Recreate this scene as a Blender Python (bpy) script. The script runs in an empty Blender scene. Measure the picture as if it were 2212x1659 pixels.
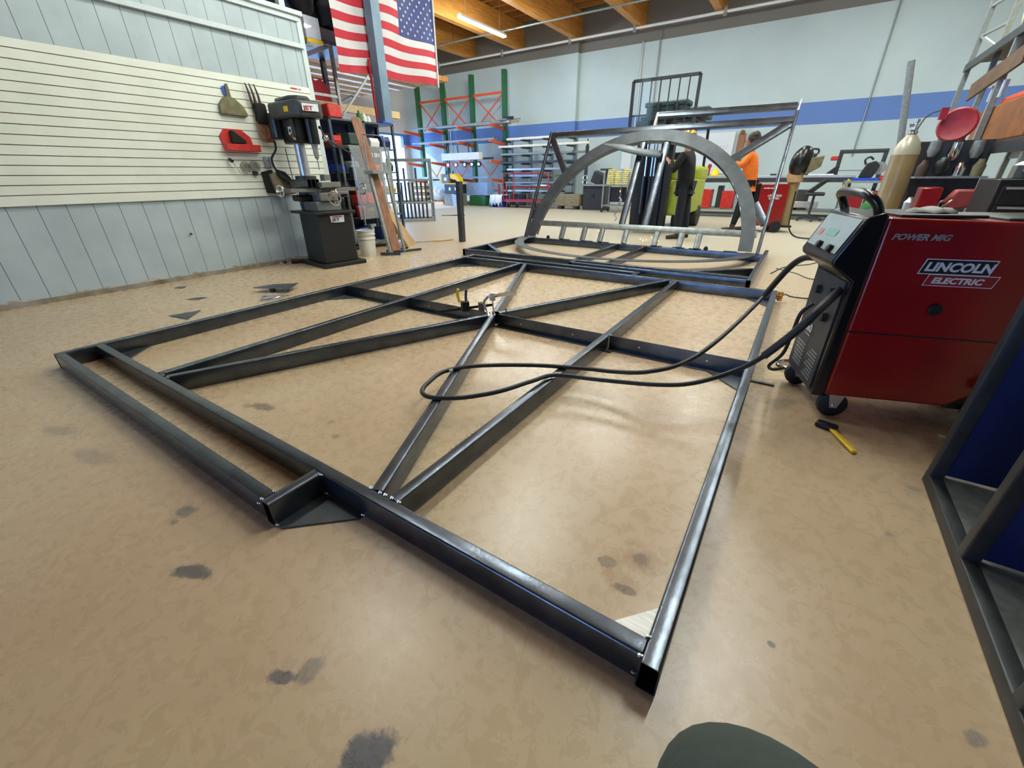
import bpy, bmesh, math, random
from mathutils import Vector, Matrix, Euler
S = bpy.context.scene
C = S.collection
PI = math.pi
R = math.radians
random.seed(7)

# ------------------------------------------------------------------ camera
cam_d = bpy.data.cameras.new('camera')
cam = bpy.data.objects.new('camera', cam_d)
C.objects.link(cam)
cam_d.sensor_fit = 'HORIZONTAL'
cam_d.sensor_width = 36.0
cam_d.lens = 890.95 / 2212 * 36.0
cam_d.clip_start = 0.05
cam_d.clip_end = 200
_p, _r, _y = R(-26.7362), R(-0.5951), R(-33.3929)
_f = Vector((math.sin(_y) * math.cos(_p), math.cos(_y) * math.cos(_p), math.sin(_p)))
_x = Vector((math.cos(_y), -math.sin(_y), 0))
_u = _x.cross(_f)
_x2 = math.cos(_r) * _x + math.sin(_r) * _u
_u2 = -math.sin(_r) * _x + math.cos(_r) * _u
cam.matrix_world = Matrix(((_x2.x, _u2.x, -_f.x, 0.0209), (_x2.y, _u2.y, -_f.y, -0.6682), (_x2.z, _u2.z, -_f.z, 1.147), (0, 0, 0, 1)))
S.camera = cam

# ------------------------------------------------------------------ daylight, exposure
sun_d = bpy.data.lights.new('sun', 'SUN')
sun_d.energy = 5.0
sun_d.angle = R(3)
sun_d.color = (0.95, 0.93, 1.0)
sun = bpy.data.objects.new('sun', sun_d)
C.objects.link(sun)
sun.rotation_euler = Vector((1.0, 0.42, -0.55)).to_track_quat('-Z', 'Y').to_euler()
w = bpy.data.worlds.new('daylight')
S.world = w
w.use_nodes = True
bg = w.node_tree.nodes['Background']
bg.inputs[0].default_value = (0.24, 0.48, 1.0, 1)
bg.inputs[1].default_value = 12.0
S.view_settings.view_transform = 'Standard'
S.view_settings.look = 'None'
S.view_settings.gamma = 1.0
S.view_settings.use_curve_mapping = False
S.view_settings.exposure = 0.0
TUBE = 228.0         # brightness of the fluorescent tubes
S.cycles.max_bounces = 8
S.cycles.diffuse_bounces = 4
S.cycles.glossy_bounces = 4
S.cycles.sample_clamp_indirect = 6.0
S.cycles.use_denoising = True

# ------------------------------------------------------------------ materials
def srgb(c):
    return tuple(((v / 255) / 12.92 if v / 255 <= 0.04045 else ((v / 255 + 0.055) / 1.055) ** 2.4) for v in c) + (1,)

def mat(name, col, rough=0.5, metal=0.0, var=0.0, scale=6.0, bump=0.0, bscale=60.0, coat=0.0, emit=None, estr=0.0, trans=0.0, alpha=1.0, spec=0.5, col2=None, stretch=None):
    """principled material with procedural colour variation and bump"""
    m = bpy.data.materials.new(name)
    m.use_nodes = True
    nt = m.node_tree
    b = nt.nodes['Principled BSDF']
    c = srgb(col)
    b.inputs['Base Color'].default_value = c
    b.inputs['Roughness'].default_value = rough
    b.inputs['Metallic'].default_value = metal
    b.inputs['Specular IOR Level'].default_value = spec
    if coat:
        b.inputs['Coat Weight'].default_value = coat
        b.inputs['Coat Roughness'].default_value = 0.15
    if emit:
        b.inputs['Emission Color'].default_value = srgb(emit)
        b.inputs['Emission Strength'].default_value = estr
    if trans:
        b.inputs['Transmission Weight'].default_value = trans
    if alpha < 1:
        b.inputs['Alpha'].default_value = alpha
    tc = nt.nodes.new('ShaderNodeTexCoord')
    mp = nt.nodes.new('ShaderNodeMapping')
    nt.links.new(tc.outputs['Object'], mp.inputs[0])
    if stretch:
        mp.inputs['Scale'].default_value = stretch
    if var:
        n = nt.nodes.new('ShaderNodeTexNoise')
        n.inputs['Scale'].default_value = scale
        n.inputs['Detail'].default_value = 6
        nt.links.new(mp.outputs[0], n.inputs['Vector'])
        r = nt.nodes.new('ShaderNodeValToRGB')
        r.color_ramp.elements[0].position = 0.32
        r.color_ramp.elements[1].position = 0.68
        c2 = srgb(col2) if col2 else tuple(v * (1 - var) for v in c[:3]) + (1,)
        r.color_ramp.elements[0].color = c2
        r.color_ramp.elements[1].color = c if col2 else tuple(min(1, v * (1 + var * 0.6)) for v in c[:3]) + (1,)
        nt.links.new(n.outputs[0], r.inputs[0])
        nt.links.new(r.outputs[0], b.inputs['Base Color'])
    if bump:
        n2 = nt.nodes.new('ShaderNodeTexNoise')
        n2.inputs['Scale'].default_value = bscale
        n2.inputs['Detail'].default_value = 5
        nt.links.new(mp.outputs[0], n2.inputs['Vector'])
        bp = nt.nodes.new('ShaderNodeBump')
        bp.inputs['Strength'].default_value = bump
        bp.inputs['Distance'].default_value = 0.01
        nt.links.new(n2.outputs[0], bp.inputs['Height'])
        nt.links.new(bp.outputs[0], b.inputs['Normal'])
    return m

M = {}
M['mill'] = mat('mill_scale_steel', (90, 97, 106), 0.27, 0.88, 0.3, 9, 0.06, 90, stretch=(1, 1, 1))
M['mill2'] = mat('mill_scale_steel_plate', (84, 89, 92), 0.42, 0.6, 0.3, 5, 0.05, 60)
M['bright'] = mat('ground_bright_steel', (176, 174, 170), 0.42, 0.85, 0.15, 12, 0.15, 120, stretch=(1, 8, 1))
M['weld'] = mat('weld_bead_metal', (225, 228, 232), 0.25, 1.0)
M['chrome'] = mat('chrome', (225, 228, 230), 0.12, 1.0)
M['zinc'] = mat('zinc_plated_steel', (200, 205, 215), 0.25, 0.9)
M['galv'] = mat('galvanised_steel', (150, 155, 152), 0.45, 0.5, 0.2, 25)
M['alum'] = mat('aluminium', (205, 208, 212), 0.35, 0.7, 0.12, 20)
M['castiron'] = mat('grey_machine_paint', (112, 112, 104), 0.5, 0.1, 0.15, 12)
M['rubber'] = mat('black_rubber', (26, 27, 30), 0.55, 0, 0.2, 20)
M['black'] = mat('black_paint', (22, 22, 23), 0.45, 0.0, 0.25, 12)
M['blackgloss'] = mat('black_gloss_plastic', (16, 17, 18), 0.28, 0)
M['dark'] = mat('dark_grey_metal', (62, 64, 66), 0.45, 0.4, 0.25, 15)
M['darkgreen'] = mat('dark_green_plastic', (38, 60, 58), 0.5, 0, 0.2, 10)
M['jetgrey'] = mat('charcoal_enamel', (66, 68, 68), 0.4, 0.1, 0.15, 12)
M['white'] = mat('white_paint', (232, 234, 230), 0.5)
M['plastic_white'] = mat('white_plastic', (226, 226, 216), 0.42, 0, 0.08, 10)
M['paper'] = mat('white_paper', (235, 240, 245), 0.7)
M['red'] = mat('red_enamel', (142, 8, 12), 0.3, 0.0, 0.12, 5, coat=0.3)
M['redtool'] = mat('red_plastic', (190, 40, 34), 0.45, 0, 0.25, 15)
M['redcart'] = mat('red_tube_paint', (160, 42, 56), 0.45, 0, 0.2, 15)
M['pink'] = mat('pink_plastic', (235, 60, 170), 0.5)
M['redcloth'] = mat('red_cloth', (150, 28, 40), 0.8, 0, 0.2, 10)
M['orange'] = mat('orange_rack_paint', (228, 92, 48), 0.45, 0, 0.15, 10)
M['green'] = mat('green_rack_paint', (40, 104, 62), 0.45, 0, 0.2, 10)
M['lime'] = mat('lime_green_paint', (172, 184, 52), 0.42, 0, 0.15, 8)
M['yellow'] = mat('yellow_paint', (240, 200, 30), 0.4, 0, 0.1, 10)
M['yellowpad'] = mat('yellow_flap_disc', (222, 205, 120), 0.8, 0, 0.2, 20)
M['brass'] = mat('brass', (190, 150, 80), 0.3, 0.9)
M['blue'] = mat('blue_plastic', (25, 75, 190), 0.4, 0, 0.1, 10)
M['navy'] = mat('navy_painted_sheet', (24, 38, 92), 0.45, 0, 0.3, 4)
M['bluegrey'] = mat('blue_grey_column_paint', (104, 130, 150), 0.5, 0, 0.18, 4)
M['shelfblue'] = mat('slate_blue_shelf_paint', (58, 74, 86), 0.5, 0, 0.15, 10)
M['bluetarp'] = mat('pale_blue_sheet', (140, 170, 215), 0.5, 0, 0.15, 6)
M['tan'] = mat('tan_cylinder_paint', (150, 128, 84), 0.42, 0, 0.15, 7, coat=0.2)
M['wood'] = mat('brown_plank_wood', (150, 104, 76), 0.6, 0, 0.35, 5, 0.1, 30, stretch=(6, 6, 0.6))
M['pine'] = mat('pale_pine_wood', (214, 182, 132), 0.65, 0, 0.25, 6, stretch=(1, 6, 6))
M['greywood'] = mat('weathered_timber', (132, 120, 94), 0.8, 0, 0.3, 8, stretch=(1, 6, 6))
M['glulam'] = mat('glulam_timber', (206, 142, 66), 0.55, 0, 0.25, 3, stretch=(8, 0.6, 8))
M['deck'] = mat('roof_deck_timber', (176, 118, 56), 0.7, 0, 0.3, 2, stretch=(0.6, 4, 1))
M['cardboard'] = mat('cardboard', (168, 138, 98), 0.75, 0, 0.1, 6)
M['shoulder'] = mat('pale_cylinder_shoulder', (188, 184, 158), 0.35, 0.2)
M['steel_light'] = mat('bare_light_steel', (138, 144, 143), 0.36, 0.8, 0.25, 14)
M['shadow_timber'] = mat('shade_darkened_timber', (92, 68, 46), 0.7, 0, 0.3, 6)  # board colour darkened to carry the dimness of the right side
M['foam'] = mat('cream_foam', (236, 222, 160), 0.9, 0, 0.15, 6)
M['skin'] = mat('skin', (176, 120, 92), 0.55, 0, 0.08, 12)
M['hair'] = mat('dark_hair', (42, 28, 24), 0.6, 0, 0.3, 40)
M['orangeshirt'] = mat('orange_cotton', (240, 122, 36), 0.85, 0, 0.12, 14)
M['blackcloth'] = mat('black_cloth', (17, 18, 22), 0.9, 0, 0.25, 14)
M['navycloth'] = mat('dark_denim', (26, 30, 42), 0.9, 0, 0.25, 14)
M['greencloth'] = mat('dark_green_grey_cloth', (62, 72, 68), 0.92, 0, 0.1, 60, 0.15, 300)
M['boot'] = mat('brown_leather', (66, 46, 36), 0.6, 0, 0.2, 20)
M['leather'] = mat('tan_leather', (176, 144, 106), 0.7, 0, 0.2, 12)
M['lcd'] = mat('control_panel_face', (190, 205, 205), 0.12, 0, 0.08, 6, coat=0.6)
M['olive'] = mat('olive_dusty_plastic', (112, 106, 76), 0.7, 0, 0.3, 12)
M['bristle'] = mat('dark_bristle', (30, 27, 24), 0.95, 0, 0.4, 60)
M['cordorange'] = mat('rusty_orange_cord', (160, 78, 42), 0.6, 0, 0.3, 20)
M['logored'] = mat('logo_red', (150, 30, 34), 0.5)
M['logoblack'] = mat('logo_black', (22, 22, 26), 0.5)
M['logowhite'] = mat('logo_white', (225, 228, 228), 0.5)
M['flagred'] = mat('flag_red_nylon', (176, 22, 42), 0.65, 0, 0.1, 4)
M['flagwhite'] = mat('flag_white_nylon', (196, 194, 192), 0.65, 0, 0.06, 4)
M['flagblue'] = mat('flag_blue_nylon', (30, 46, 108), 0.65, 0, 0.1, 4)
M['tubelight'] = mat('fluorescent_tube', (255, 255, 255), 0.5, emit=(246, 254, 248), estr=TUBE)
M['spark'] = mat('hot_spark', (255, 160, 60), 0.5, emit=(255, 140, 50), estr=14)
M['flame'] = mat('arc_glow', (255, 200, 150), 0.5, emit=(255, 170, 110), estr=12)
M['acrylic'] = mat('clear_acrylic', (235, 240, 240), 0.08, 0, spec=0.6, alpha=0.16)
M['wrap'] = mat('clear_plastic_wrap', (226, 232, 242), 0.2, 0, 0.1, 8, 0.6, 12, alpha=0.75)
M['silver'] = mat('silver_duct_foil', (190, 192, 196), 0.28, 0.85, 0.1, 10)
M['cloth_white'] = mat('white_cloth', (232, 236, 242), 0.8, 0, 0.1, 8)
M['gasgreen'] = mat('green_cylinder_paint', (40, 110, 50), 0.4)

# ------------------------------------------------------------------ mesh helpers
class MB:
    def __init__(s):
        s.v, s.f, s.mi = [], [], []
    def add(s, vs, fs, mi=0):
        o = len(s.v)
        s.v += [tuple(p) for p in vs]
        s.f += [tuple(i + o for i in q) for q in fs]
        s.mi += [mi] * len(fs)
        return s
    def box(s, lo, hi, mi=0, rz=0.0, piv=None, rot=None):
        x0, y0, z0 = lo
        x1, y1, z1 = hi
        vs = [Vector(p) for p in ((x0, y0, z0), (x1, y0, z0), (x1, y1, z0), (x0, y1, z0), (x0, y0, z1), (x1, y0, z1), (x1, y1, z1), (x0, y1, z1))]
        if rz or rot:
            m = rot.to_matrix() if rot else Matrix.Rotation(rz, 3, 'Z')
            c = Vector(piv) if piv else Vector(((x0 + x1) / 2, (y0 + y1) / 2, (z0 + z1) / 2))
            vs = [c + m @ (p - c) for p in vs]
        return s.add(vs, [(0, 3, 2, 1), (4, 5, 6, 7), (0, 1, 5, 4), (1, 2, 6, 5), (2, 3, 7, 6), (3, 0, 4, 7)], mi)
    def frame(s, p0, p1, up=(0, 0, 1)):
        d = (Vector(p1) - Vector(p0))
        L = d.length
        d.normalize()
        u = Vector(up)
        if abs(d.dot(u)) > 0.98:
            u = Vector((0, 1, 0))
        x = d.cross(u).normalized()
        return d, x, x.cross(d).normalized(), L
    def bar(s, p0, p1, w, h=None, up=(0, 0, 1), mi=0):
        h = h or w
        d, x, u, L = s.frame(p0, p1, up)
        p0, p1 = Vector(p0), Vector(p1)
        vs = []
        for p in (p0, p1):
            for a, b in ((-1, -1), (1, -1), (1, 1), (-1, 1)):
                vs.append(p + x * (a * w / 2) + u * (b * h / 2))
        return s.add(vs, [(0, 1, 2, 3), (7, 6, 5, 4), (0, 4, 5, 1), (1, 5, 6, 2), (2, 6, 7, 3), (3, 7, 4, 0)], mi)
    def hss(s, p0, p1, w, h, t=0.004, rad=0.008, up=(0, 0, 1), mi=0):
        """hollow rectangular tube with rounded corners and open ends"""
        d, x, u, L = s.frame(p0, p1, up)
        def sec(ww, hh, r):
            out = []
            for cx, cy, a0 in ((1, 1, 0), (-1, 1, 90), (-1, -1, 180), (1, -1, 270)):
                for k in range(4):
                    a = R(a0 + 30 * k)
                    out.append((cx * (ww / 2 - r) + r * math.cos(a), cy * (hh / 2 - r) + r * math.sin(a)))
            return out
        so, si = sec(w, h, rad), sec(w - 2 * t, h - 2 * t, max(rad - t, 0.002))
        n = len(so)
        vs = []
        for p in (Vector(p0), Vector(p1)):
            for q in (so, si):
                vs += [p + x * a + u * b for a, b in q]
        fs = []
        for i in range(n):
            j = (i + 1) % n
            fs.append((i, 2 * n + i, 2 * n + j, j))
            fs.append((n + j, 3 * n + j, 3 * n + i, n + i))
            fs.append((i, j, n + j, n + i))
            fs.append((2 * n + j, 2 * n + i, 3 * n + i, 3 * n + j))
        return s.add(vs, fs, mi)
    def cyl(s, p0, p1, r, r2=None, n=16, mi=0, caps=True):
        r2 = r if r2 is None else r2
        d, x, u, L = s.frame(p0, p1)
        vs = []
        for p, rr in ((Vector(p0), r), (Vector(p1), r2)):
            vs += [p + x * (rr * math.cos(2 * PI * i / n)) + u * (rr * math.sin(2 * PI * i / n)) for i in range(n)]
        fs = [(i, (i + 1) % n, n + (i + 1) % n, n + i) for i in range(n)]
        if caps:
            fs += [tuple(range(n))[::-1], tuple(range(n, 2 * n))]
        return s.add(vs, fs, mi)
    def lathe(s, c, prof, n=24, mi=0, axis=(0, 0, 1)):
        """prof: list of (radius, height) about axis through c"""
        ax = Vector(axis).normalized()
        t = Vector((1, 0, 0)) if abs(ax.x) < 0.9 else Vector((0, 1, 0))
        x = ax.cross(t).normalized()
        y = ax.cross(x)
        c = Vector(c)
        vs, fs = [], []
        for r, h in prof:
            vs += [c + ax * h + x * (r * math.cos(2 * PI * i / n)) + y * (r * math.sin(2 * PI * i / n)) for i in range(n)]
        for k in range(len(prof) - 1):
            fs += [(k * n + i, k * n + (i + 1) % n, (k + 1) * n + (i + 1) % n, (k + 1) * n + i) for i in range(n)]
        if prof[0][0] > 1e-4:
            fs.append(tuple(range(n))[::-1])
        if prof[-1][0] > 1e-4:
            fs.append(tuple(range((len(prof) - 1) * n, len(prof) * n)))
        return s.add(vs, fs, mi)
    def tube(s, pts, r, n=8, mi=0, smooth=0, closed=False):
        """round tube along a path (Catmull-Rom smoothed)"""
        P = [Vector(p) for p in pts]
        if smooth:
            Q = []
            m = len(P)
            for i in range(m if closed else m - 1):
                a = P[(i - 1) % m] if (closed or i > 0) else P[0]
                b, c_ = P[i], P[(i + 1) % m]
                d_ = P[(i + 2) % m] if (closed or i + 2 < m) else P[-1]
                for k in range(smooth):
                    t = k / smooth
                    Q.append(0.5 * ((2 * b) + (-a + c_) * t + (2 * a - 5 * b + 4 * c_ - d_) * t * t + (-a + 3 * b - 3 * c_ + d_) * t ** 3))
            if not closed:
                Q.append(P[-1])
            P = Q
        m = len(P)
        vs, fs = [], []
        pu = None
        for i in range(m):
            a = P[(i - 1) % m] if (closed or i) else P[0]
            b = P[(i + 1) % m] if (closed or i < m - 1) else P[-1]
            d = (b - a)
            d = d.normalized() if d.length > 1e-9 else Vector((0, 0, 1))
            if pu is None:
                t = Vector((0, 0, 1)) if abs(d.z) < 0.9 else Vector((1, 0, 0))
                x = d.cross(t).normalized()
            else:
                x = (pu - d * pu.dot(d)).normalized()
            pu = x
            y = d.cross(x)
            rr = r(i / (m - 1)) if callable(r) else r
            vs += [P[i] + x * (rr * math.cos(2 * PI * k / n)) + y * (rr * math.sin(2 * PI * k / n)) for k in range(n)]
        for i in range(m if closed else m - 1):
            j = (i + 1) % m
            fs += [(i * n + k, i * n + (k + 1) % n, j * n + (k + 1) % n, j * n + k) for k in range(n)]
        if not closed:
            fs += [tuple(range(n))[::-1], tuple(range((m - 1) * n, m * n))]
        return s.add(vs, fs, mi)
    def sph(s, c, r, n=14, mi=0, sc=(1, 1, 1), rot=None):
        c = Vector(c)
        vs, fs = [], []
        k = n // 2
        for i in range(k + 1):
            t = PI * i / k
            for j in range(n):
                a = 2 * PI * j / n
                p = Vector((r * sc[0] * math.sin(t) * math.cos(a), r * sc[1] * math.sin(t) * math.sin(a), r * sc[2] * math.cos(t)))
                if rot:
                    p = rot.to_matrix() @ p
                vs.append(c + p)
        for i in range(k):
            fs += [(i * n + j, (i + 1) * n + j, (i + 1) * n + (j + 1) % n, i * n + (j + 1) % n) for j in range(n)]
        return s.add(vs, fs, mi)
    def prism(s, poly, z0, z1, mi=0, fn=None):
        """polygon in (a,b) extruded c0..c1; fn maps (a,b,c) to xyz"""
        fn = fn or (lambda a, b, c: (a, b, c))
        n = len(poly)
        vs = [fn(a, b, z0) for a, b in poly] + [fn(a, b, z1) for a, b in poly]
        fs = [tuple(range(n))[::-1], tuple(range(n, 2 * n))] + [(i, (i + 1) % n, n + (i + 1) % n, n + i) for i in range(n)]
        return s.add(vs, fs, mi)
    def build(s, name, mats, parent=None, smooth=True, bevel=0.0, angle=35, bseg=2):
        me = bpy.data.meshes.new(name)
        me.from_pydata(s.v, [], s.f)
        if not isinstance(mats, (list, tuple)):
            mats = [mats]
        for m in mats:
            me.materials.append(m if not isinstance(m, str) else M[m])
        for p, k in zip(me.polygons, s.mi):
            p.material_index = k
        bm = bmesh.new()
        bm.from_mesh(me)
        bmesh.ops.remove_doubles(bm, verts=bm.verts, dist=1e-5)
        bmesh.ops.recalc_face_normals(bm, faces=bm.faces)
        bm.to_mesh(me)
        bm.free()
        if smooth:
            me.shade_smooth()
            me.set_sharp_from_angle(angle=R(angle))
        o = bpy.data.objects.new(name, me)
        C.objects.link(o)
        if bevel:
            md = o.modifiers.new('bevel', 'BEVEL')
            md.width = bevel
            md.segments = bseg
            md.limit_method = 'ANGLE'
            md.angle_limit = R(40)
        if parent:
            o.parent = parent
            if parent.type == 'EMPTY' or True:
                o.matrix_parent_inverse = parent.matrix_world.inverted()
        return o

def tag(o, label, cat, group=None, kind=None):
    o['label'] = label
    o['category'] = cat
    if group:
        o['group'] = group
    if kind:
        o['kind'] = kind
    return o

def thing(name, label, cat, loc=(0, 0, 0), group=None, rz=0.0):
    o = bpy.data.objects.new(name, None)
    C.objects.link(o)
    o.empty_display_size = 0.1
    o.location = loc
    o.rotation_euler = (0, 0, rz)
    o.matrix_world = Matrix.Translation(loc) @ Matrix.Rotation(rz, 4, 'Z')
    return tag(o, label, cat, group)

def local(o):
    """let the parts of thing o be given in its own local coordinates"""
    def fix(*parts):
        for p in parts:
            p.matrix_parent_inverse = Matrix.Identity(4)
        return parts[0]
    return fix

def struct(o):
    o['kind'] = 'structure'
    return o

def dup(root, loc=None, rz=None, label=None, group=None):
    r = root.copy()
    C.objects.link(r)
    if loc is not None:
        r.location = loc
    if rz is not None:
        r.rotation_euler = (0, 0, rz)
    if label:
        r['label'] = label
    if group:
        r['group'] = group
    for ch in list(root.children):
        c = ch.copy()
        C.objects.link(c)
        c.parent = r
        for g in ch.children:
            d = g.copy()
            C.objects.link(d)
            d.parent = c
    return r

def lettering(txt, size, mtx, material, parent=None, name='lettering', shear=0.0, ext=0.0006, bold=0.0, sx=1.0, spacing=1.0, align='LEFT'):
    cu = bpy.data.curves.new(name, 'FONT')
    cu.body = txt
    cu.size = size
    cu.shear = shear
    cu.extrude = ext
    cu.offset = bold
    cu.space_character = spacing
    cu.align_x = align
    cu.resolution_u = 3
    t = bpy.data.objects.new(name, cu)
    C.objects.link(t)
    dg = bpy.context.evaluated_depsgraph_get()
    me = bpy.data.meshes.new_from_object(t.evaluated_get(dg))
    bpy.data.objects.remove(t)
    me.transform(Matrix.Diagonal((sx, 1, 1, 1)))
    me.transform(mtx)
    me.materials.clear()
    me.materials.append(M[material])
    o = bpy.data.objects.new(name, me)
    C.objects.link(o)
    if parent:
        o.parent = parent
        o.matrix_parent_inverse = parent.matrix_world.inverted()
    return o

def plane_m(origin, xdir, ydir):
    """matrix that lays text on a plane: x along xdir, y along ydir"""
    x = Vector(xdir).normalized()
    y = Vector(ydir).normalized()
    z = x.cross(y).normalized()
    y = z.cross(x)
    o = Vector(origin)
    return Matrix(((x.x, y.x, z.x, o.x), (x.y, y.y, z.y, o.y), (x.z, y.z, z.z, o.z), (0, 0, 0, 1)))

def skin_mesh(name, nodes, edges, material, parent=None, levels=2, extra=None):
    """grow a smooth limb surface from joints: nodes {key:(x,y,z,rx[,ry])}"""
    keys = list(nodes)
    me = bpy.data.meshes.new(name)
    me.from_pydata([nodes[k][:3] for k in keys], [(keys.index(a), keys.index(b)) for a, b in edges], [])
    o = bpy.data.objects.new(name, me)
    C.objects.link(o)
    md = o.modifiers.new('skin', 'SKIN')
    md.use_smooth_shade = True
    for i, k in enumerate(keys):
        nd = nodes[k]
        me.skin_vertices[0].data[i].radius = (nd[3], nd[4] if len(nd) > 4 else nd[3])
    me.skin_vertices[0].data[0].use_root = True
    md2 = o.modifiers.new('sub', 'SUBSURF')
    md2.levels = levels
    md2.render_levels = levels
    dg = bpy.context.evaluated_depsgraph_get()
    m2 = bpy.data.meshes.new_from_object(o.evaluated_get(dg))
    bpy.data.objects.remove(o)
    if extra:
        bm = bmesh.new()
        bm.from_mesh(m2)
        t = bpy.data.meshes.new('tmp')
        t.from_pydata(extra.v, [], extra.f)
        bm.from_mesh(t)
        bm.to_mesh(m2)
        bm.free()
    m2.materials.clear()
    m2.materials.append(M[material])
    m2.shade_smooth()
    o = bpy.data.objects.new(name, m2)
    C.objects.link(o)
    if parent:
        o.parent = parent
        o.matrix_parent_inverse = parent.matrix_world.inverted()
    return o
# ------------------------------------------------------------------ node helper for the big surfaces
class NT:
    def __init__(s, name):
        s.m = bpy.data.materials.new(name)
        s.m.use_nodes = True
        s.t = s.m.node_tree
        s.b = s.t.nodes['Principled BSDF']
        s.pos = s.n('ShaderNodeTexCoord').outputs['Object']
        sp = s.n('ShaderNodeSeparateXYZ')
        s.l(s.pos, sp.inputs[0])
        s.x, s.y, s.z = sp.outputs
    def n(s, k):
        return s.t.nodes.new(k)
    def l(s, a, b):
        s.t.links.new(a, b)
    def math(s, op, a, b=None, c=None):
        q = s.n('ShaderNodeMath')
        q.operation = op
        for i, v in enumerate((a, b, c)):
            if v is None:
                continue
            if isinstance(v, (int, float)):
                q.inputs[i].default_value = v
            else:
                s.l(v, q.inputs[i])
        return q.outputs[0]
    def noise(s, sc, det=5, rough=0.5, stretch=None, dist=0.0):
        q = s.n('ShaderNodeTexNoise')
        q.inputs['Scale'].default_value = sc
        q.inputs['Detail'].default_value = det
        q.inputs['Roughness'].default_value = rough
        q.inputs['Distortion'].default_value = dist
        v = s.pos
        if stretch:
            mp = s.n('ShaderNodeMapping')
            mp.inputs['Scale'].default_value = stretch
            if len(stretch) == 3:
                s.l(v, mp.inputs[0])
            v = mp.outputs[0]
        s.l(v, q.inputs['Vector'])
        return q.outputs[0]
    def ramp(s, v, a, b, ca=(0, 0, 0, 1), cb=(1, 1, 1, 1)):
        q = s.n('ShaderNodeValToRGB')
        q.color_ramp.elements[0].position = a
        q.color_ramp.elements[1].position = b
        q.color_ramp.elements[0].color = ca
        q.color_ramp.elements[1].color = cb
        s.l(v, q.inputs[0])
        return q.outputs[0]
    def smooth(s, v, a, b):
        q = s.n('ShaderNodeMapRange')
        q.interpolation_type = 'SMOOTHSTEP'
        q.inputs['From Min'].default_value = a
        q.inputs['From Max'].default_value = b
        s.l(v, q.inputs['Value'])
        return q.outputs[0]
    def mix(s, f, a, b):
        q = s.n('ShaderNodeMix')
        q.data_type = 'RGBA'
        q.blend_type = 'MIX'
        for i, v in ((0, f), (6, a), (7, b)):
            if isinstance(v, (tuple, float, int)):
                q.inputs[i].default_value = v
            else:
                s.l(v, q.inputs[i])
        return q.outputs[2]
    def bump(s, h, st=0.2, d=0.01, nrm=None):
        q = s.n('ShaderNodeBump')
        q.inputs['Strength'].default_value = st
        q.inputs['Distance'].default_value = d
        s.l(h, q.inputs['Height'])
        if nrm:
            s.l(nrm, q.inputs['Normal'])
        return q.outputs[0]
    def out(s, col=None, rough=None, nrm=None):
        if col is not None:
            s.l(col, s.b.inputs['Base Color'])
        if rough is not None:
            if isinstance(rough, float):
                s.b.inputs['Roughness'].default_value = rough
            else:
                s.l(rough, s.b.inputs['Roughness'])
        if nrm is not None:
            s.l(nrm, s.b.inputs['Normal'])
        return s.m

# floor: worn sealed concrete, buff with pinkish cast, paint scuffs and torch burns
t = NT('worn_sealed_concrete')
big = t.ramp(t.noise(0.8, 4), 0.35, 0.65)
mid = t.ramp(t.noise(4.5, 8, 0.6, dist=0.4), 0.25, 0.78)
fine = t.noise(38, 6, 0.65)
c = t.mix(big, srgb((192, 165, 131)), srgb((200, 179, 144)))
c = t.mix(t.math('MULTIPLY', mid, 0.2), c, srgb((180, 152, 124)))
c = t.mix(t.math('MULTIPLY', t.ramp(fine, 0.4, 0.8), 0.16), c, srgb((208, 194, 158)))
# paler and greyer towards the far bay
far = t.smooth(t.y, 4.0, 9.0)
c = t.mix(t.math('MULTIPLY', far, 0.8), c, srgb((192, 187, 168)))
wob = t.noise(9, 6, 0.7)
def blotch(c, x, y, rx, ry, ang, col, amt, soft=0.45):
    dx = t.math('SUBTRACT', t.x, x)
    dy = t.math('SUBTRACT', t.y, y)
    ca, sa = math.cos(R(ang)), math.sin(R(ang))
    u = t.math('DIVIDE', t.math('ADD', t.math('MULTIPLY', dx, ca), t.math('MULTIPLY', dy, sa)), rx)
    v = t.math('DIVIDE', t.math('SUBTRACT', t.math('MULTIPLY', dy, ca), t.math('MULTIPLY', dx, sa)), ry)
    d = t.math('SQRT', t.math('ADD', t.math('MULTIPLY', u, u), t.math('MULTIPLY', v, v)))
    d = t.math('ADD', d, t.math('MULTIPLY', t.math('SUBTRACT', wob, 0.5), 2.6))
    k = t.math('SUBTRACT', 1.0, t.smooth(d, 1.0 - soft, 1.0))
    return t.mix(t.math('MULTIPLY', k, amt), c, srgb(col))
INK = (52, 66, 84)
BURN = (62, 50, 42)
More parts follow.
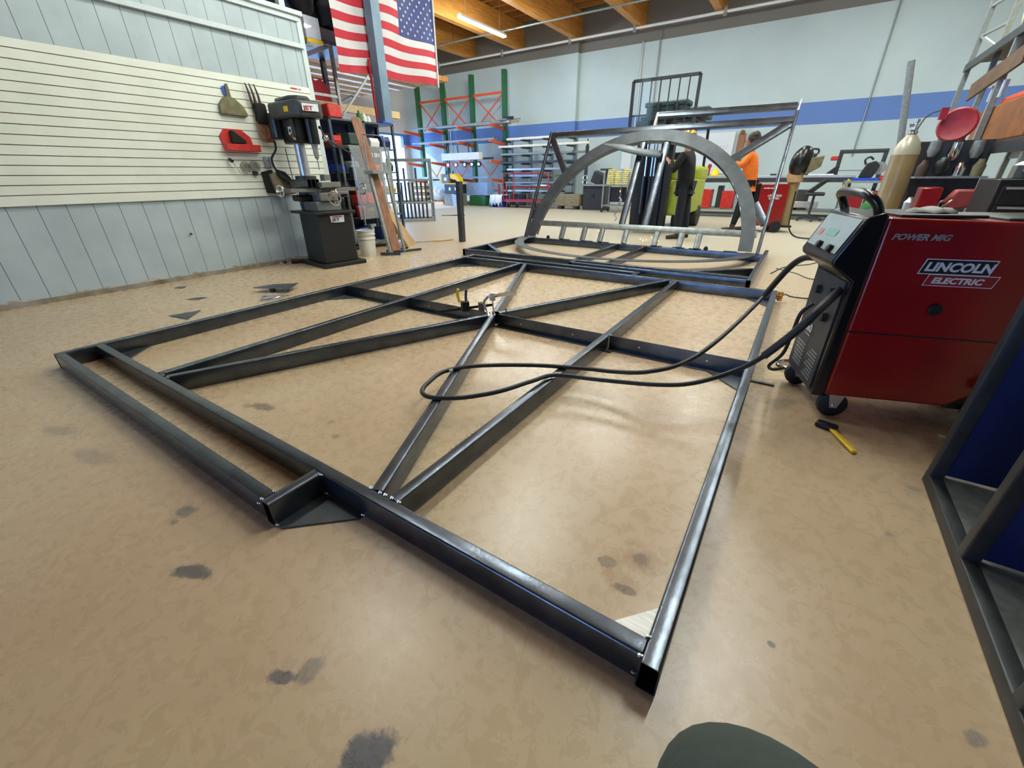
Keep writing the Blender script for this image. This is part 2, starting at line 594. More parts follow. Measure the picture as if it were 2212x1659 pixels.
for q in ((-1.375, -0.47, .085, .035, 25, INK, .75), (-1.70, -0.355, .05, .035, 20, INK, .6), (-1.68, -0.405, .03, .02, 0, INK, .5),
          (-0.50, -0.475, .075, .055, 60, INK, .85), (-0.82, -0.49, .045, .022, 30, INK, .75), (-0.775, -0.435, .03, .045, 10, INK, .5),
          (-2.90, -0.45, .12, .05, 15, (112, 104, 92), .45), (-2.48, -0.43, .18, .06, 20, (110, 106, 100), .4),
          (-2.27, 0.245, .09, .04, 10, BURN, .7), (-2.36, 0.20, .07, .03, 30, (130, 105, 78), .6), (-1.66, 0.28, .03, .02, 0, BURN, .45), (-1.80, 0.36, .05, .03, 0, (150, 125, 95), .5),
          (-0.157, 0.372, .036, .04, 0, BURN, .9), (-0.157, 0.372, .085, .08, 0, (150, 118, 84), .5), (-0.248, 0.30, .035, .03, 30, BURN, .55), (-0.155, 0.235, .04, .022, 10, BURN, .85), (-0.175, 0.26, .09, .05, 0, (160, 128, 92), .4),
          (0.634, 0.292, .03, .02, 40, (110, 112, 108), .6), (0.66, 1.306, .03, .02, 0, (110, 112, 108), .6), (0.55, 0.95, .02, .015, 0, (110, 112, 108), .5), (0.229, 0.288, .012, .012, 0, (60, 60, 55), .8),
          (-0.35, 2.85, .12, .06, 0, (160, 145, 120), .4), (0.25, 2.1, .1, .14, 30, (138, 126, 108), .5), (0.18, 1.85, .14, .06, 50, (130, 118, 102), .5), (-2.6, 1.4, .1, .04, 0, (150, 130, 105), .4)):
    c = blotch(c, *q)
scr = t.noise(30, 3, 0.5, stretch=(9, 0.8, 1))
rg = t.math('ADD', t.math('ADD', 0.22, t.math('MULTIPLY', far, 0.18)), t.math('MULTIPLY', t.ramp(t.noise(16, 9, 0.7, dist=0.5), 0.25, 0.75), 0.12))
n1 = t.bump(t.noise(26, 8, 0.7), 0.07, 0.01)
n2 = t.bump(scr, 0.05, 0.01, n1)
t.b.inputs['Specular IOR Level'].default_value = 0.55
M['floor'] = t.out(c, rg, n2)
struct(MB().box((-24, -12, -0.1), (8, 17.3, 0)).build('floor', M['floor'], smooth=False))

# painted grooved siding (partition)
t = NT('grey_painted_siding')
fr = t.math('FRACT', t.math('DIVIDE', t.math('ADD', t.y, 10.0 - 0.03), 0.2155))
ln = t.math('LESS_THAN', t.math('ABSOLUTE', t.math('SUBTRACT', fr, 0.5)), 0.014)
c = t.mix(t.ramp(t.noise(2.2, 6), 0.35, 0.7), srgb((166, 180, 182)), srgb((180, 193, 194)))
c = t.mix(t.math('MULTIPLY', t.ramp(t.noise(9, 5), 0.55, 0.8), 0.4), c, srgb((156, 170, 174)))
c = t.mix(ln, c, srgb((96, 104, 106)))
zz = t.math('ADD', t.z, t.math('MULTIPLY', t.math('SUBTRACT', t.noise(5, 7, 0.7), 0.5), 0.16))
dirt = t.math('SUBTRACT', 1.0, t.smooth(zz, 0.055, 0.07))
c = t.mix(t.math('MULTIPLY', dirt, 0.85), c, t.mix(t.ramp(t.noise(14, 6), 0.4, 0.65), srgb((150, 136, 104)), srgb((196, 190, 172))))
M['siding'] = t.out(c, 0.55, t.bump(t.math('SUBTRACT', 1.0, ln), 0.8, 0.01))
struct(MB().box((-6.52, -8, 0), (-6.4, 3.86, 3.12)).build('wall_left', M['siding'], smooth=False))
M['sidingtrim'] = mat('grey_painted_trim', (196, 206, 204), 0.5, 0, 0.05, 8)
struct(MB().box((-6.40, -8, 2.76), (-6.352, 3.83, 2.80)).box((-6.40, -8, 2.80), (-6.37, 3.83, 2.815)).build('trim_1', M['sidingtrim'], smooth=False))
struct(MB().box((-6.54, -8, 3.12), (-6.34, 3.88, 3.17)).box((-6.40, -8, 3.06), (-6.37, 3.83, 3.12)).build('trim_2', M['sidingtrim'], smooth=False))
struct(MB().box((-6.53, 3.80, 0), (-6.385, 3.875, 3.12)).box((-6.5, 3.62, 3.17), (-6.42, 3.70, 3.9)).build('trim_3', M['sidingtrim'], smooth=False))
struct(MB().box((-6.40, -8, 0), (-6.39, 3.80, 0.05)).build('baseboard_left', mat('stained_grey_skirting', (158, 150, 132), 0.8, 0, 0.35, 9, col2=(110, 96, 74)), smooth=False))

# white block wall with a blue painted band
def block_wall(name, white, stripe_lo=2.50, stripe_hi=3.09, warm=None):
    t = NT(name)
    wht = t.mix(t.ramp(t.noise(1.2, 5), 0.3, 0.7), srgb(white), srgb(tuple(min(255, int(v * 1.035)) for v in white)))
    in_s = t.math('MULTIPLY', t.math('GREATER_THAN', t.z, stripe_lo), t.math('LESS_THAN', t.z, stripe_hi))
    c = t.mix(in_s, wht, srgb((98, 132, 196)))
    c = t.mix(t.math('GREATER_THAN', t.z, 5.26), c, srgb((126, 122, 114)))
    br = t.n('ShaderNodeTexBrick')
    br.inputs['Scale'].default_value = 2.5
    br.inputs['Mortar Size'].default_value = 0.008
    mp = t.n('ShaderNodeMapping')
    mp.inputs['Rotation'].default_value = (R(90), 0, 0)
    t.l(t.pos, mp.inputs[0])
    t.l(mp.outputs[0], br.inputs['Vector'])
    t.l(c, t.b.inputs['Base Color'])
    return t.out(c, 0.6, t.bump(br.outputs['Fac'], -0.12, 0.006))
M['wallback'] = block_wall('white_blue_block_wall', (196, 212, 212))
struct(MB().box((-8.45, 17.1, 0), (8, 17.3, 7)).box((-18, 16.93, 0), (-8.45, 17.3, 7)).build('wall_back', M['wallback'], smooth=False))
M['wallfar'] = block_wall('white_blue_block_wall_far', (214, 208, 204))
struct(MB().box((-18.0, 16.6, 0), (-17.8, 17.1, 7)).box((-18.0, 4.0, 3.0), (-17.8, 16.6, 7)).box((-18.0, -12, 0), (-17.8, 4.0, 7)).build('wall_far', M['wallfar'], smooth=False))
M['wallside'] = mat('plain_pale_wall', (150, 152, 150), 0.7, 0, 0.1, 2)
struct(MB().box((6.2, -12, 0), (6.4, 17.1, 7)).build('wall_right', M['wallside'], smooth=False))
struct(MB().box((-24, -10.2, 0), (-5.2, -10.0, 7)).box((-5.2, -10.2, 2.9), (-1.2, -10.0, 7)).box((-1.2, -10.2, 0), (6.4, -10.0, 7)).build('wall_front', M['wallside'], smooth=False))

# roof: deck, purlins and glulam beams
struct(MB().box((-24, -12, 6.75), (8, 17.3, 6.85)).build('ceiling', M['deck'], smooth=False))
b = MB()
for i in range(44):
    y = -9.6 + 0.61 * i
    b.box((-18, y, 6.45), (6.4, y + 0.09, 6.75))
struct(b.build('trim_4', M['deck'], smooth=False))
for k, x in enumerate((-15.8, -13.35, -10.95, -8.5, -6.1, -3.6, -1.1, 1.4, 3.9)):
    struct(MB().box((x - 0.11, -10, 5.62), (x + 0.11, 17.1, 6.45)).build('trim_%d' % (k + 5), M['glulam'], smooth=False))

# fluorescent fixtures that hang under the roof
def light_fixture(x, y, z, label, L=2.4):
    t_ = thing('fluorescent_light', label, 'light', (x, y, z), 'hanging strip lights')
    MB().add([(x + a, y + b_, z + c_) for b_ in (-L / 2, L / 2) for a, c_ in ((-.08, -.02), (-.05, .05), (.05, .05), (.08, -.02), (.07, -.02), (.045, .035), (-.045, .035), (-.07, -.02))], [(k, (k + 1) % 8, 8 + (k + 1) % 8, 8 + k) for k in range(8)] + [(0, 1, 6, 7), (1, 2, 5, 6), (2, 3, 4, 5), (8, 15, 14, 9), (9, 14, 13, 10), (10, 13, 12, 11)]).bar((x, y - L * .37, z + .05), (x, y - L * .37, 6.4), 0.008).bar((x, y + L * .37, z + .05), (x, y + L * .37, 6.4), 0.008).build('housing', M['white'], t_, bevel=0.005)
    for s_ in (-0.045, 0.045):
        MB().cyl((x + s_, y - L / 2 + 0.03, z - 0.042), (x + s_, y + L / 2 - 0.03, z - 0.042), 0.019, n=10).build('tube', M['tubelight'], t_)
    return t_
LX = [(-9.75, 12.75, 5.35, 'lit strip light hanging beneath the timber beams right of the flag')]
light_fixture(*LX[0])
for x, y, lab in ((-3.2, 9.0, 'strip light above the forklift'), (-3.2, 4.6, 'strip light above the joined floor frames'),  
                  (0.5, 7.6, 'strip light above the gap beside the arch panel'), (0.3, 3.7, 'strip light above the red welder'), (-6.0, 10.3, 'strip light above the pipe rack'), (-1.4, 11.4, 'strip light above the long workbench'),
                  (2.8, 12.2, 'strip light in the back right corner')):
    light_fixture(x, y, 5.35, lab)
light_fixture(-3.9, 1.6, 5.35, 'short added strip light out of view above the left half of the near frame', 0.95)  # added lamp out of view, brightens the slatwall and near left floor
light_fixture(-13.6, 9.7, 5.2, 'short glowing light seen behind the galvanised rack post', 1.2)

# sprinkler pipe and conduits on the back wall
t_ = thing('sprinkler_pipe', 'long white sprinkler pipe running under the roof along the back wall', 'pipe', (-8, 16.5, 5.55))
MB().cyl((-17.8, 16.5, 5.55), (6.2, 16.5, 5.55), 0.04, n=12).build('pipe', M['white'], t_)
for x in (-15, -11.6, -8.6, -6.2, -3.4, -0.6, 2):
    MB().cyl((x, 16.5, 5.45), (x, 16.5, 5.66), 0.06, n=12).cyl((x, 16.5, 5.6), (x, 16.5, 6.45), 0.009, n=6).build('hanger', M['galv'], t_)
t_ = thing('branch_pipe', 'thin dark pipe running between the roof beams in front of the sprinkler pipe', 'pipe', (-8, 14.2, 5.6))
MB().cyl((-17.8, 14.2, 5.56), (6.2, 14.2, 5.56), 0.028, n=10).build('pipe', M['galv'], t_)
for x in (-12.2, -7.4, -2.4):
    MB().cyl((x, 14.2, 5.5), (x, 14.2, 6.5), 0.01, n=6).build('hanger', M['dark'], t_)
for x, z0, z1, r_, lab in ((-6.05, 2.2, 5.3, .028, 'shiny vertical conduit on the back wall left of the forklift rack'), (-5.45, 3.3, 5.5, .02, 'thin grey vertical conduit beside the shiny one on the back wall'),
                           (0.86, 1.6, 5.6, .018, 'thin cable conduit down the right half of the back wall')):
    tag(MB().cyl((x, 17.07, z0), (x, 17.07, z1), r_, n=10).build('wall_conduit', M['alum' if r_ > .025 else 'galv']), lab, 'conduit')
t_ = thing('conduit_bundle', 'bundle of white conduits bending down the far wall right of the flag', 'conduit', (-17.3, 16.2, 3))
for k in range(4):
    MB().tube([(-14.9 - .16 * k, 16.86, 0.6), (-14.9 - .16 * k, 16.86, 4.3 + .02 * k), (-15.1 - .16 * k, 16.86, 4.75), (-15.8 - .16 * k, 16.84, 4.95)], 0.025, 8, smooth=5).build('conduit', M['plastic_white'], t_)
# ------------------------------------------------------------------ near steel floor frame
W_, H_ = 0.0508, 0.105
ZC = H_ / 2
def rail(name, p0, p1, parent, m='mill', w=W_, h=H_, z=ZC, bend=None):
    return MB().hss((p0[0], p0[1], z), (p1[0], p1[1], z), w, h).build(name, M[m], parent)
def plate(name, poly, z0, z1, parent, m='mill2'):
    return MB().prism(poly, z0, z1).build(name, M[m], parent, bevel=0.001)
def bead(pts, parent, r=0.006):
    for p in pts:
        MB().sph(p, r, 8).sph((p[0] + .006, p[1] + .003, p[2] - .002), r * .8, 8).build('weld_bead', M['weld'], parent)
F, MID, L_, G_ = 4.186, 2.10, 4.0, 0.206
hw = W_ / 2
fr1 = thing('welded_floor_grid', 'large flat dark steel tube frame with crossed diagonals lying in the foreground', 'metal frame', (-2, 2.1, 0))
rail('side_rail', (-hw, -0.015), (-hw, F), fr1)
rail('side_rail', (-L_ + hw, -G_), (-L_ + hw, F + G_), fr1)
rail('end_beam', (-W_, hw), (-L_ + W_, hw), fr1)
rail('end_beam', (-W_, F - hw), (-L_ + W_, F - hw), fr1)
rail('outer_beam', (-1.38, -G_ + hw), (-L_ + W_, -G_ + hw), fr1)
rail('outer_beam', (-1.50, F + G_ - hw), (-L_ + W_, F + G_ - hw), fr1)
rail('notch_stub', (-1.355, -G_ - .004), (-1.355, 0), fr1)
rail('notch_stub', (-1.475, F), (-1.475, F + G_), fr1)
rail('joist', (-0.975, W_), (-0.975, F - W_), fr1)
rail('joist', (-3.008, W_), (-3.008, F - W_), fr1)
cx = -1.985
for p0, p1 in (((cx + .02, MID - .05), (-1.065, .055)), ((cx - .02, MID - .05), (-2.915, .055)), ((cx + .02, MID + .05), (-1.065, F - .055)), ((cx - .02, MID + .05), (-2.915, F - .055))):
    rail('diagonal_brace', p0, p1, fr1)
# middle angle-iron cross member, in four lengths
for a, c_ in ((-W_, -0.945), (-1.005, cx + .04), (cx - .04, -2.98), (-3.035, -L_ + W_)):
    b = MB().box((c_, MID, 0.002), (a, MID + .007, .104)).box((c_, MID - .045, 0.002), (a, MID, .009))
    n_ = max(2, int(abs(a - c_) / .4))
    o = b.build('angle_cross_member', M['mill'], fr1, bevel=0.0015)
    for k in range(n_):
        x = a + (c_ - a) * (k + .5) / n_
        MB().cyl((x, MID - .001, .055), (x, MID + .001, .055), .006, n=10).build('bolt_hole', M['weld'], o)
plate('corner_gusset', [(-.045, .05), (-.045, .235), (-.21, .05)], 0.001, .009, fr1, 'bright')
plate('corner_gusset', [(-.05, MID - .01), (-.05, MID - .24), (-.30, MID - .01)], 0.001, .008, fr1)
plate('corner_gusset', [(-.05, F - .05), (-.05, F - .28), (-.26, F - .05)], 0.001, .008, fr1)
plate('corner_gusset', [(-1.33, -.003), (-1.33, -.205), (-1.30, -.205), (-1.10, -.02), (-1.10, -.003)], 0.001, .007, fr1)
plate('corner_gusset', [(-L_ + W_, .05), (-L_ + W_, .30), (-L_ + .28, .05)], 0.001, .008, fr1)
plate('corner_gusset', [(-L_ + W_, MID - .01), (-L_ + W_, MID - .26), (-L_ + .30, MID - .01)], 0.001, .008, fr1)
plate('corner_gusset', [(-L_ + W_, F - .05), (-L_ + W_, F - .30), (-L_ + .34, F - .05)], 0.001, .008, fr1)
bead([(-.052, .052, .106), (-.055, -.003, .104), (-.062, -.004, .03)], fr1, .0055)
bead([(-1.385, -.205, .106), (-1.385, -.158, .106), (-1.325, -.004, .104), (-1.33, -.205, .008), (-1.10, -.004, .012), (-1.325, -.003, .01), (-1.42, -.208, .07)], fr1, .0045)
bead([(-1.045, .05, .106), (-1.095, .05, .106), (-1.02, .052, .106), (-.95, .052, .105), (-.985, .052, .108)], fr1, .006)
bead([(-2.885, .05, .107), (-2.945, .05, .107)], fr1, .006)
bead([(-.05, MID, .106), (-.945, MID + .004, .106), (-1.005, MID + .004, .106), (-2.98, MID + .004, .106)], fr1, .005)
bead([(cx + .02, MID - .01, .107), (cx - .02, MID + .02, .107), (cx + .05, MID + .03, .107)], fr1, .006)
lettering('US 40/40157  A-2', .026, plane_m((-0.985, .38, .1062), (0, 1, 0), (-1, 0, 0)), 'dark', fr1, 'ink_marking', ext=0.0002)

# ------------------------------------------------------------------ second floor frame behind, with the hinged arch panel
fr2 = thing('welded_floor_grid', 'second flat dark steel frame lying behind the first, under the arch panel', 'metal frame', (-2.3, 5.6, 0))
XR, XL, Y0, YH = -0.30, -4.43, 4.735, 6.46
rail('side_rail', (XR, Y0 - .19), (XR, 6.92), fr2)
rail('side_rail', (XL, Y0 - .025), (XL, 6.55), fr2)
rail('end_beam', (XR - hw, Y0), (XL + hw, Y0), fr2)
rail('outer_beam', (XR - hw, Y0 - .165), (-2.43, Y0 - .165), fr2)
rail('notch_stub', (-2.455, Y0 - .19), (-2.455, Y0 - hw), fr2)
rail('hinge_beam', (XR - hw, YH), (XL + hw, YH), fr2)
rail('joist', (-2.50, Y0 + hw), (-2.50, YH - hw), fr2)
rail('joist', (-2.02, Y0 + hw), (-2.02, YH - hw), fr2)
rail('diagonal_brace', (-3.75, Y0 + .03), (XL + .03, 5.35), fr2)
rail('diagonal_brace', (-.95, Y0 + .03), (XR - .03, 5.3), fr2)
AC = (XR + XL) / 2
def ring(x0, ro, wd, a0, a1, n, fn, t0, t1):
    b = MB()
    vs, fs = [], []
    for i in range(n + 1):
        a = R(a0 + (a1 - a0) * i / n)
        for r_ in (ro - wd, ro):
            for t_ in (t0, t1):
                vs.append(fn(x0 + r_ * math.cos(a), r_ * math.sin(a), t_))
    for i in range(n):
        o = 4 * i
        for q in ((0, 1, 3, 2),):
            pass
        fs += [(o, o + 4, o + 6, o + 2), (o + 1, o + 3, o + 7, o + 5), (o, o + 1, o + 5, o + 4), (o + 2, o + 6, o + 7, o + 3)]
    fs += [(0, 2, 3, 1), (4 * n, 4 * n + 1, 4 * n + 3, 4 * n + 2)]
    return b.add(vs, fs)
# half-oval plate welded flat on top of the frame
ring(AC, 1.98, .17, 180, 360, 64, lambda a, b_, c_: (a, YH + .02 + b_ * 0.80, .106 + c_), 0, .007).build('half_oval_plate', M['mill2'], fr2)
plate('end_plate', [(AC - 2.03, YH + .06), (AC - 1.75, YH + .06), (AC - 1.79, YH - .18), (AC - 1.99, YH - .30)], .107, .115, fr2)
for x in (-3.86, -1.10):
    b = MB().box((x - .035, YH + .03, .105), (x + .035, YH + .045, .125))
    b.lathe((x, YH + .03, .13), [(.028, 0), (.028, .014)], 16, axis=(0, 1, 0))
    b.build('lifting_lug', M['dark'], fr2)
for x in (-3.5, -3.05, -2.75, -1.85, -1.5, -1.25, -.75):
    MB().box((x - .09, YH - .01, .105), (x + .09, YH + .03, .117)).build('hinge_leaf', M['dark'], fr2)

# the upright arch panel leans back from the hinge line
LEAN = R(27.9)
CL, SL = math.cos(LEAN), math.sin(LEAN)
def pw(x, s, d=0.0):
    """point on the leaning panel: x across, s up the slope, d out of the plane toward the viewer"""
    return (x, YH - .03 + s * SL - d * CL, .12 + s * CL + d * SL)
UPN = (0, -CL, SL)
ap = thing('arch_panel', 'steel panel with a big arch hinged up from the second frame, leaning back', 'metal frame', (-2.3, 6.5, .12))
def prail(name, a, b_, w=.05, h=.1, m='mill', d=0.0):
    return MB().hss(pw(a[0], a[1], d), pw(b_[0], b_[1], d), h if False else w, h, up=UPN).build(name, M[m], ap)
TOP = 1.93
b = MB().hss(pw(XL + .12, 0), pw(XL + .12, TOP + .05), .045, .06, up=UPN)
b.build('side_post', M['mill'], ap)
b = MB().hss(pw(XR - .09, -.02), pw(XR - .09, TOP + .12), .045, .06, up=UPN)
b.build('side_post', M['mill'], ap)
MB().cyl(pw(XR - .09, TOP + .12), pw(XR - .075, TOP + .30), .022, .005, n=8).build('pointed_tip', M['bright'], ap)
MB().hss(pw(XL + .14, TOP), pw(XR - .11, TOP), .085, .06, up=UPN).build('top_chord', M['mill'], ap)
MB().hss(pw(-2.36, TOP + .22), pw(XR - .11, TOP + .20), .085, .06, up=UPN).build('upper_chord', M['mill'], ap)
MB().hss(pw(-2.38, TOP + .04), pw(-2.38, TOP + .26), .045, .06, up=UPN).build('notch_stub', M['bright'], ap)
MB().hss(pw(XL + .32, .27), pw(XR - .16, .27), .085, .06, up=UPN, rad=.006).build('bottom_chord', M['steel_light'], ap)
ring(AC, 1.90, .185, 0, 180, 72, lambda a, b_, c_: pw(a, b_, c_), .03, .038).build('arch_plate', M['mill2'], ap)
ring(AC, 1.725, .012, 2, 178, 72, lambda a, b_, c_: pw(a, b_, c_), -.05, .03).build('arch_inner_flange', M['mill'], ap)
for x in (-2.50, -2.105):
    MB().hss(pw(x, .31), pw(x, 1.72), .10, .05, up=UPN).build('mullion', M['mill'], ap)
for x in (-3.56, -3.14, -2.815, -2.385, -1.875, -1.49, -1.23):
    MB().hss(pw(x, .0), pw(x, .23), .085, .05, up=UPN).build('short_stud', M['steel_light'], ap)
for a, b_ in (((XL + .16, TOP - .05), (XL + .66, TOP - .78)), ((XR - .13, TOP - .05), (XR - .86, TOP - .62)), ((XR - .10, .42), (XR - .30, .72)), ((XL + .14, .36), (XL + .28, .60))):
    MB().hss(pw(*a), pw(*b_), .11, .05, up=UPN).build('corner_brace', M['mill'], ap)
for a in range(20, 62, 7):
    b = MB()
    x, s = AC + 1.72 * math.cos(R(a)), 1.72 * math.sin(R(a))
    x2, s2 = AC + 1.72 * math.cos(R(a + 2)), 1.72 * math.sin(R(a + 2))
    b.bar(pw(x, s, .042), pw(x2, s2, .042), .012, .008)
    b.build('stitch_weld', M['weld'], ap)
b = MB().tube([pw(-2.62 + .03 * math.sin(k * 2.1), .35 + .05 * k, .06) for k in range(9)], .012, 6, smooth=2)
b.build('weld_spatter_strip', M['bright'], ap)
# a loose curved strip resting across the arch
vs, fs = [], []
for i in range(13):
    u = i / 12
    wd = .02 + .09 * math.sin(PI * min(1, u * 1.6 + .05) * .62)
    x = -3.12 + 1.0 * u
    s = 1.60 - .16 * math.sin(PI * .5 * u) - .02 * u
    vs += [pw(x, s + wd, .16 - .10 * u), pw(x, s - wd * .3, .22 - .12 * u)]
for i in range(12):
    fs.append((2 * i, 2 * i + 2, 2 * i + 3, 2 * i + 1))
o = MB().add(vs, fs).build('curved_steel_strip', M['mill2'])
o.modifiers.new('thick', 'SOLIDIFY').thickness = .006
tag(o, 'short curved steel strip with a rounded end, held against the crown of the arch', 'steel strip')

# welding sparks falling below the bottom chord
for k, (x, y, z, s) in enumerate(((-2.86, 6.58, .20, .020), (-2.845, 6.6, .235, .024), (-2.90, 6.6, .27, .012), (-2.16, 6.6, .19, .010), (-2.12, 6.62, .165, .012), (-2.06, 6.6, .18, .008), (-1.98, 6.62, .22, .009), (-1.86, 6.6, .18, .010), (-1.50, 6.6, .15, .015), (-1.52, 6.62, .17, .008), (-2.70, 6.9, .9, .012), (-2.2, 7.4, 1.52, .014))):
    o = MB().sph((x, y, z), s, 8, sc=(.45, .45, 1.3)).build('spark', M['spark'])
    tag(o, 'tiny orange spark ' + ['at the foot of the left mullion', 'just above the lowest spark by the left mullion', 'highest of three by the left mullion foot', 'leftmost of the scatter right of the mullions', 'second in the scatter right of the mullions', 'third in the scatter right of the mullions', 'topmost in the scatter right of the mullions', 'last before the right studs', 'by the right studs, the larger', 'by the right studs, the smaller', 'high over the white orange glow', 'under the crown of the arch by the standing worker'][k], 'spark', 'welding sparks')
o = MB().sph((-2.60, 6.95, .50), .05, 12, sc=(.42, .42, 1.35)).sph((-2.62, 6.95, .43), .03, 10, sc=(.5, .5, 1)).build('welding_glow', M['flame'])
tag(o, 'bright orange white glow hanging in front of the forklift mast', 'glow')

# ------------------------------------------------------------------ clamps on the centre joint
t_ = thing('bar_clamp', 'yellow and black squeeze bar clamp gripping the centre of the near frame', 'clamp', (-2.25, 2.1, .1))
MB().bar((-2.43, 1.87, .105), (-2.10, 2.25, .125), .006, .022).build('clamp_bar', M['black'], t_)
d1 = Vector((.66, .75, 0))
b = MB().box((-2.285, 2.02, .095), (-2.215, 2.075, .185), rz=R(49))
b.build('grip_body', M['black'], t_, bevel=.008)
MB().box((-2.30, 2.04, .10), (-2.27, 2.075, .185), rz=R(49)).build('yellow_panel', M['yellow'], t_, bevel=.006)
MB().tube([(-2.295, 2.03, .17), (-2.305, 2.03, .21), (-2.31, 2.025, .25), (-2.30, 2.03, .285)], .013, 8, smooth=4).build('handle', M['yellow'], t_)
MB().tube([(-2.245, 2.06, .17), (-2.255, 2.07, .22), (-2.25, 2.075, .28)], .011, 8, smooth=4).build('trigger', M['black'], t_)
MB().box((-2.165, 2.11, .075), (-2.115, 2.16, .17), rz=R(49)).build('jaw', M['olive'], t_, bevel=.008)
t_ = thing('locking_clamp', 'silver C-shaped locking pliers clamped upright at the centre joint', 'clamp', (-2.0, 2.15, .1))
MB().tube([(-1.96, 2.02, .075), (-2.02, 2.06, .12), (-2.075, 2.09, .18), (-2.06, 2.12, .225), (-2.02, 2.14, .24)], .011, 8, smooth=6).build('c_jaw', M['zinc'], t_)
MB().tube([(-1.94, 2.05, .105), (-1.98, 2.09, .16), (-2.02, 2.14, .235)], .006, 8).sph((-1.94, 2.05, .108), .011, 8).build('screw_arm', M['zinc'], t_)
MB().bar((-2.02, 2.14, .235), (-1.84, 2.24, .262), .010, .018).bar((-2.01, 2.125, .247), (-1.85, 2.225, .285), .008, .014).build('handle', M['chrome'], t_)
MB().box((-2.045, 2.13, .20), (-1.995, 2.15, .262), rz=R(30)).build('pivot_plate', M['zinc'], t_, bevel=.006)
tag(MB().cyl((-1.88, 2.14, .105), (-1.885, 2.14, .15), .005).build('steel_pin', M['black']), 'small black pin standing on the beam right of the silver clamp', 'pin')
tag(MB().box((-1.53, .985, .1055), (-1.505, 1.01, .125)).build('white_tag', M['plastic_white'], bevel=.003), 'tiny white plastic tag on the brace beside the cable loop', 'tag')

# ------------------------------------------------------------------ welding torch cable looping over the near frame
CAB = [(0.16, 2.28, .72), (.086, 2.358, .700), (.023, 2.397, .620), (-.059, 2.333, .460), (-.201, 1.903, .300), (-.331, 1.628, .210), (-.488, 1.480, .170), (-.664, 1.458, .135), (-.853, 1.432, .120), (-1.137, 1.316, .118), (-1.420, 1.131, .117), (-1.535, .965, .117), (-1.514, .804, .115), (-1.471, .713, .115), (-1.399, .684, .115), (-1.307, .724, .115), (-1.220, .790, .116), (-1.098, .913, .13), (-1.015, 1.109, .13), (-.949, 1.259, .122), (-.690, 1.314, .135), (-.407, 1.378, .155), (-.240, 1.449, .180), (-.072, 1.532, .260), (.028, 1.534, .360), (.125, 1.551, .500), (.197, 1.60, .62), (.262, 1.86, .645)]
t_ = thing('torch_cable', 'black welding torch cable looping from the red welder across the near frame', 'cable', (-.9, 1.2, .11))
MB().tube(CAB, .0125, 10, smooth=6).build('cable', M['rubber'], t_)
MB().tube(CAB[:4], .0185, 10, smooth=6).build('strain_relief', M['rubber'], t_)
MB().tube(CAB[-4:], .0185, 10, smooth=6).build('strain_relief', M['rubber'], t_)
tag(MB().tube([(-.18, 9.2, .85), (-.17, 9.3, .5), (-.14, 9.5, .2), (.0, 9.6, .03), (.3, 9.5, .015), (.55, 9.6, .015), (.9, 9.9, .015)], .014, 8, smooth=8).build('power_cable', M['rubber']), 'black cable dropping behind the tall tip of the arch panel to the floor', 'cable')
t_ = thing('ground_clamp', 'brass ground clamp and thin lead on the far right corner of the near frame', 'clamp', (.03, 4.15, .05))
MB().box((-.005, 4.10, .045), (.045, 4.17, .085)).box((.01, 4.12, .02), (.05, 4.16, .11), rz=.4).build('clamp_jaw', M['brass'], t_, bevel=.006)
MB().tube([(.03, 4.14, .06), (.07, 4.2, .075), (.127, 4.289, .04), (.287, 4.433, .01), (.445, 4.591, .008), (.7, 4.8, .008)], .006, 8, smooth=6).build('lead', M['rubber'], t_)
tag(MB().tube([(-.14, 5.612, .006), (.013, 6.228, .006), (.277, 6.575, .006), (.566, 7.385, .006)], .006, 6, smooth=6).build('thin_wire', M['dark']), 'thin dark wire lying on the floor right of the second frame', 'wire')
tag(MB().tube([(-.1, 6.0, .006), (.133, 5.772, .006), (.3, 5.5, .006), (.6, 5.661, .006)], .005, 6, smooth=6).build('thin_wire', M['dark']), 'thinner curved wire on the floor in front of the first floor wire', 'wire')
tag(MB().bar((-.03, 2.05, .006), (.125, 2.05, .006), .022, .008).build('flat_bar', M['mill2'], bevel=.001), 'short flat steel bar poking out from under the right rail', 'steel bar')
tag(MB().box((-.99, 2.02, .0), (-.90, 2.06, .0095)).build('steel_shim', M['dark'], bevel=.001), 'small dark shim under the right joist at the middle cross member', 'shim')

# things on the floor left of the near frame
tag(MB().prism([(-4.746, .706), (-4.463, .748), (-4.687, .953)], .001, .006).build('steel_offcut', M['mill2']), 'triangular steel offcut on the floor, nearest to the left corner of the frame', 'offcut', 'steel offcuts on the floor')
tag(MB().prism([(-5.99, 1.22), (-5.90, 1.27), (-5.95, 1.33), (-6.02, 1.27)], .001, .006).build('steel_offcut', M['mill2']), 'smallest dark steel offcut, closest to the grey wall', 'offcut', 'steel offcuts on the floor')
tag(MB().prism([(-5.27, 1.06), (-5.16, 1.13), (-5.18, 1.22), (-5.25, 1.18)], .001, .006).build('steel_offcut', M['mill2']), 'small dark offcut midway between the wall and the triangular one', 'offcut', 'steel offcuts on the floor')
t_ = thing('gusset_plate', 'dark bent gusset plate propped up beyond the left rail', 'steel plate', (-4.8, 1.75, 0))
MB().prism([(-4.98, 1.62), (-4.95, 1.82), (-4.74, 2.02), (-4.56, 1.80), (-4.72, 1.76), (-4.82, 1.68)], .045, .052).build('plate', M['mill2'], t_)
MB().box((-4.83, 1.72, .001), (-4.77, 1.76, .045)).build('support', M['dark'], t_)
t_ = thing('c_clamp', 'small silver C-clamp lying on the floor beside the left rail', 'clamp', (-4.56, 1.6, 0))
